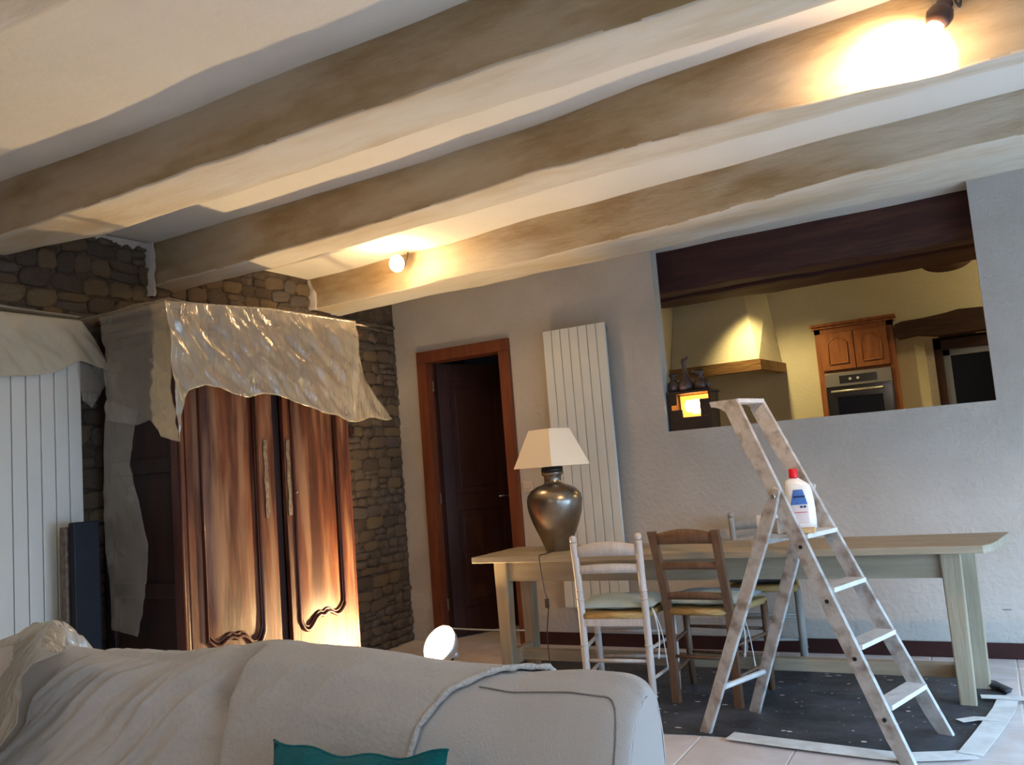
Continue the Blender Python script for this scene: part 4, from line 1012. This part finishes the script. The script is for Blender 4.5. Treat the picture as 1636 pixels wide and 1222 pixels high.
for x0, x1 in ((XS0+.22, XD-.005), (XD+.005, XE-.02)):
    b = MB(); b.box((x0, .34, .305), (x1, 1.09, .45), .05); b.build('seat_cushion', 'linen', sofa)
b = MB(); b.box((XS0, .33, .06), (XS0+.215, 1.08, .60), .06); b.build('arm', 'linen', sofa)
for x in (XS0+.08, XE-.12):
    for y in (.42, 1.28): b = MB(); b.box((x, y, 0), (x+.05, y+.05, .07), .004); b.build('foot', 'brown_wood', sofa)
# piping seams at the right end
xs_ = XE-.022
b = MB()
P = [back_pt(x, .525, .0015) for x in [lerp(-.78, xs_-.02, k/14) for k in range(15)]]
P += [back_pt(xs_-.006, .50, .0015), back_pt(xs_+.002, .44, .0015)]+[back_pt(xs_+.003, .40-.04*k, .0015) for k in range(10)]
b.tube(smooth_pts(P, 2), .0013, 6); b.build('seam', 'seam', sofa)

# throw over the left and middle of the back
b = MB()
def xr_edge(v): return curve([(0, -.93), (.22, -.90), (.34, -.875), (.42, -.86), (.49, -.825), (.56, -.775), (.63, -.735), (.7, -.70), (.78, -.70), (1, -.70)], v)
xl_edge = lambda v: curve([(0, -2.05), (.3, -1.93), (.42, -1.88), (.56, -1.83), (.7, -1.80), (1, -1.8)], v)
v0, v1 = .06, .93
b.grid(lambda u, v: tuple(back_pt(lerp(xl_edge(lerp(v0, v1, v)), xr_edge(lerp(v0, v1, v)), u), lerp(v0, v1, v), .006,
       max(.15, min(1.0, (XD-.06-lerp(xl_edge(.4), xr_edge(.4), u))*5+.25)))), 260, 90)
tw = b.build('throw_cloth', 'throw', solid=.002); tag(tw, 'beige creased cotton throw draped over the left and middle of the sofa back', 'blanket')
b = MB(); n = 60; vs_ = [lerp(v0, v1, k/n) for k in range(n+1)]
b.tube([back_pt(xr_edge(v), v, .0085) for v in vs_], [.0052+.0012*math.sin(k*2.2) for k in range(n+1)], 8); h_ = b.build('hem', 'hem', tw); h_['label'] = 'pale stitched hem'

# teal cushion
ca, cb_ = on_y(441, 1178, 1.075), on_y(719, 1197, 1.075)
W_ = (cb_-ca).length; ctr = (ca+cb_)/2
tc_ = empty('throw_pillow', (ctr.x, 1.07, ctr.z-.001), 'teal cushion leaning on the middle of the sofa back', 'cushion')
tc_.rotation_euler = (math.radians(-14), math.atan2(-(cb_.z-ca.z), cb_.x-ca.x), 0)
b = MB(); hh = .33
def pil(s):
    def fn(u, v):
        a, e = u*2-1, v*2-1
        q = max(0, (1-a*a)*(1-e*e))**.5
        px_ = a*W_/2*(1-.07*(1-e*e)); pz = -hh/2+e*hh/2*(1-.10*(1-a*a)); 
        return (px_, s*.055*q, pz+.004*math.sin(a*9)*(e > .8))
    return fn
b.grid(pil(1), 26, 22); b.grid(pil(-1), 26, 22); b.build('cover', 'teal', tc_)
b = MB(); n = 24; f_ = pil(0); bd = [f_(k/n, 1) for k in range(n+1)]; b.tube(bd, .0022, 6); b.build('seam', 'teal', tc_)

# plastic sheet bunched over the left end of the sofa
b = MB()
def fp(u, v):
    T_ = lk([(0, (-170, 1050)), (.35, (-60, 1035)), (.55, (0, 1025)), (.70, (36, 1011)), (.80, (60, 995)), (.88, (88, 990)), (.95, (102, 1008)), (1, (112, 1034))], u)
    B_ = lk([(0, (-330, 1500)), (.35, (-200, 1440)), (.55, (-110, 1400)), (.7, (-40, 1300)), (.8, (20, 1180)), (.88, (48, 1080)), (.95, (70, 1055)), (1, (108, 1040))], u)
    x, y = lerp(T_[0], B_[0], v), lerp(T_[1], B_[1], v)
    Yv = curve([(0, 1.34), (.2, 1.20), (.4, 1.11), (1, 1.04)], v)-.05*math.sin(PI*u)*.4
    p = on_y(x, y, Yv); d = .018*nz(p.x*9, p.z*11, 1)+.012*nz(p.x*22, p.z*26, 4); return (p.x+d*.3, p.y-.015+d, p.z+d*.3)
b.grid(fp, 60, 44)
def fq(u, v):
    T_ = fp(u, 0); return (T_[0]+.01*nz(u*9, v*5, 1), T_[1]+.16*v, T_[2]-.22*v*v+.012*nz(u*12, v*8, 3))
b.grid(fq, 60, 14)
tag(b.build('plastic_sheet', 'plastic_sofa', solid=.0008), 'crinkled clear plastic bunched over the left end of the sofa', 'sheet')

# small things on the wall
b = MB(); q = on_y(1612, 974, YB-.003); b.box((q.x-.025, YB-.004, q.z-.003), (q.x+.012, YB, q.z+.003)); tag(b.build('wall_scratch', 'seam'), 'dark scratch mark low on the right plaster wall', 'mark')
q = on_x(563, 688, XL+.05)
b = MB(); b.box((XL+.02, q.y-.02, q.z-.03), (XL+.055, q.y+.02, q.z+.03), .008); tag(b.build('wall_socket', 'lantern_black'), 'small black fitting on the stone wall just right of the armoire', 'socket')
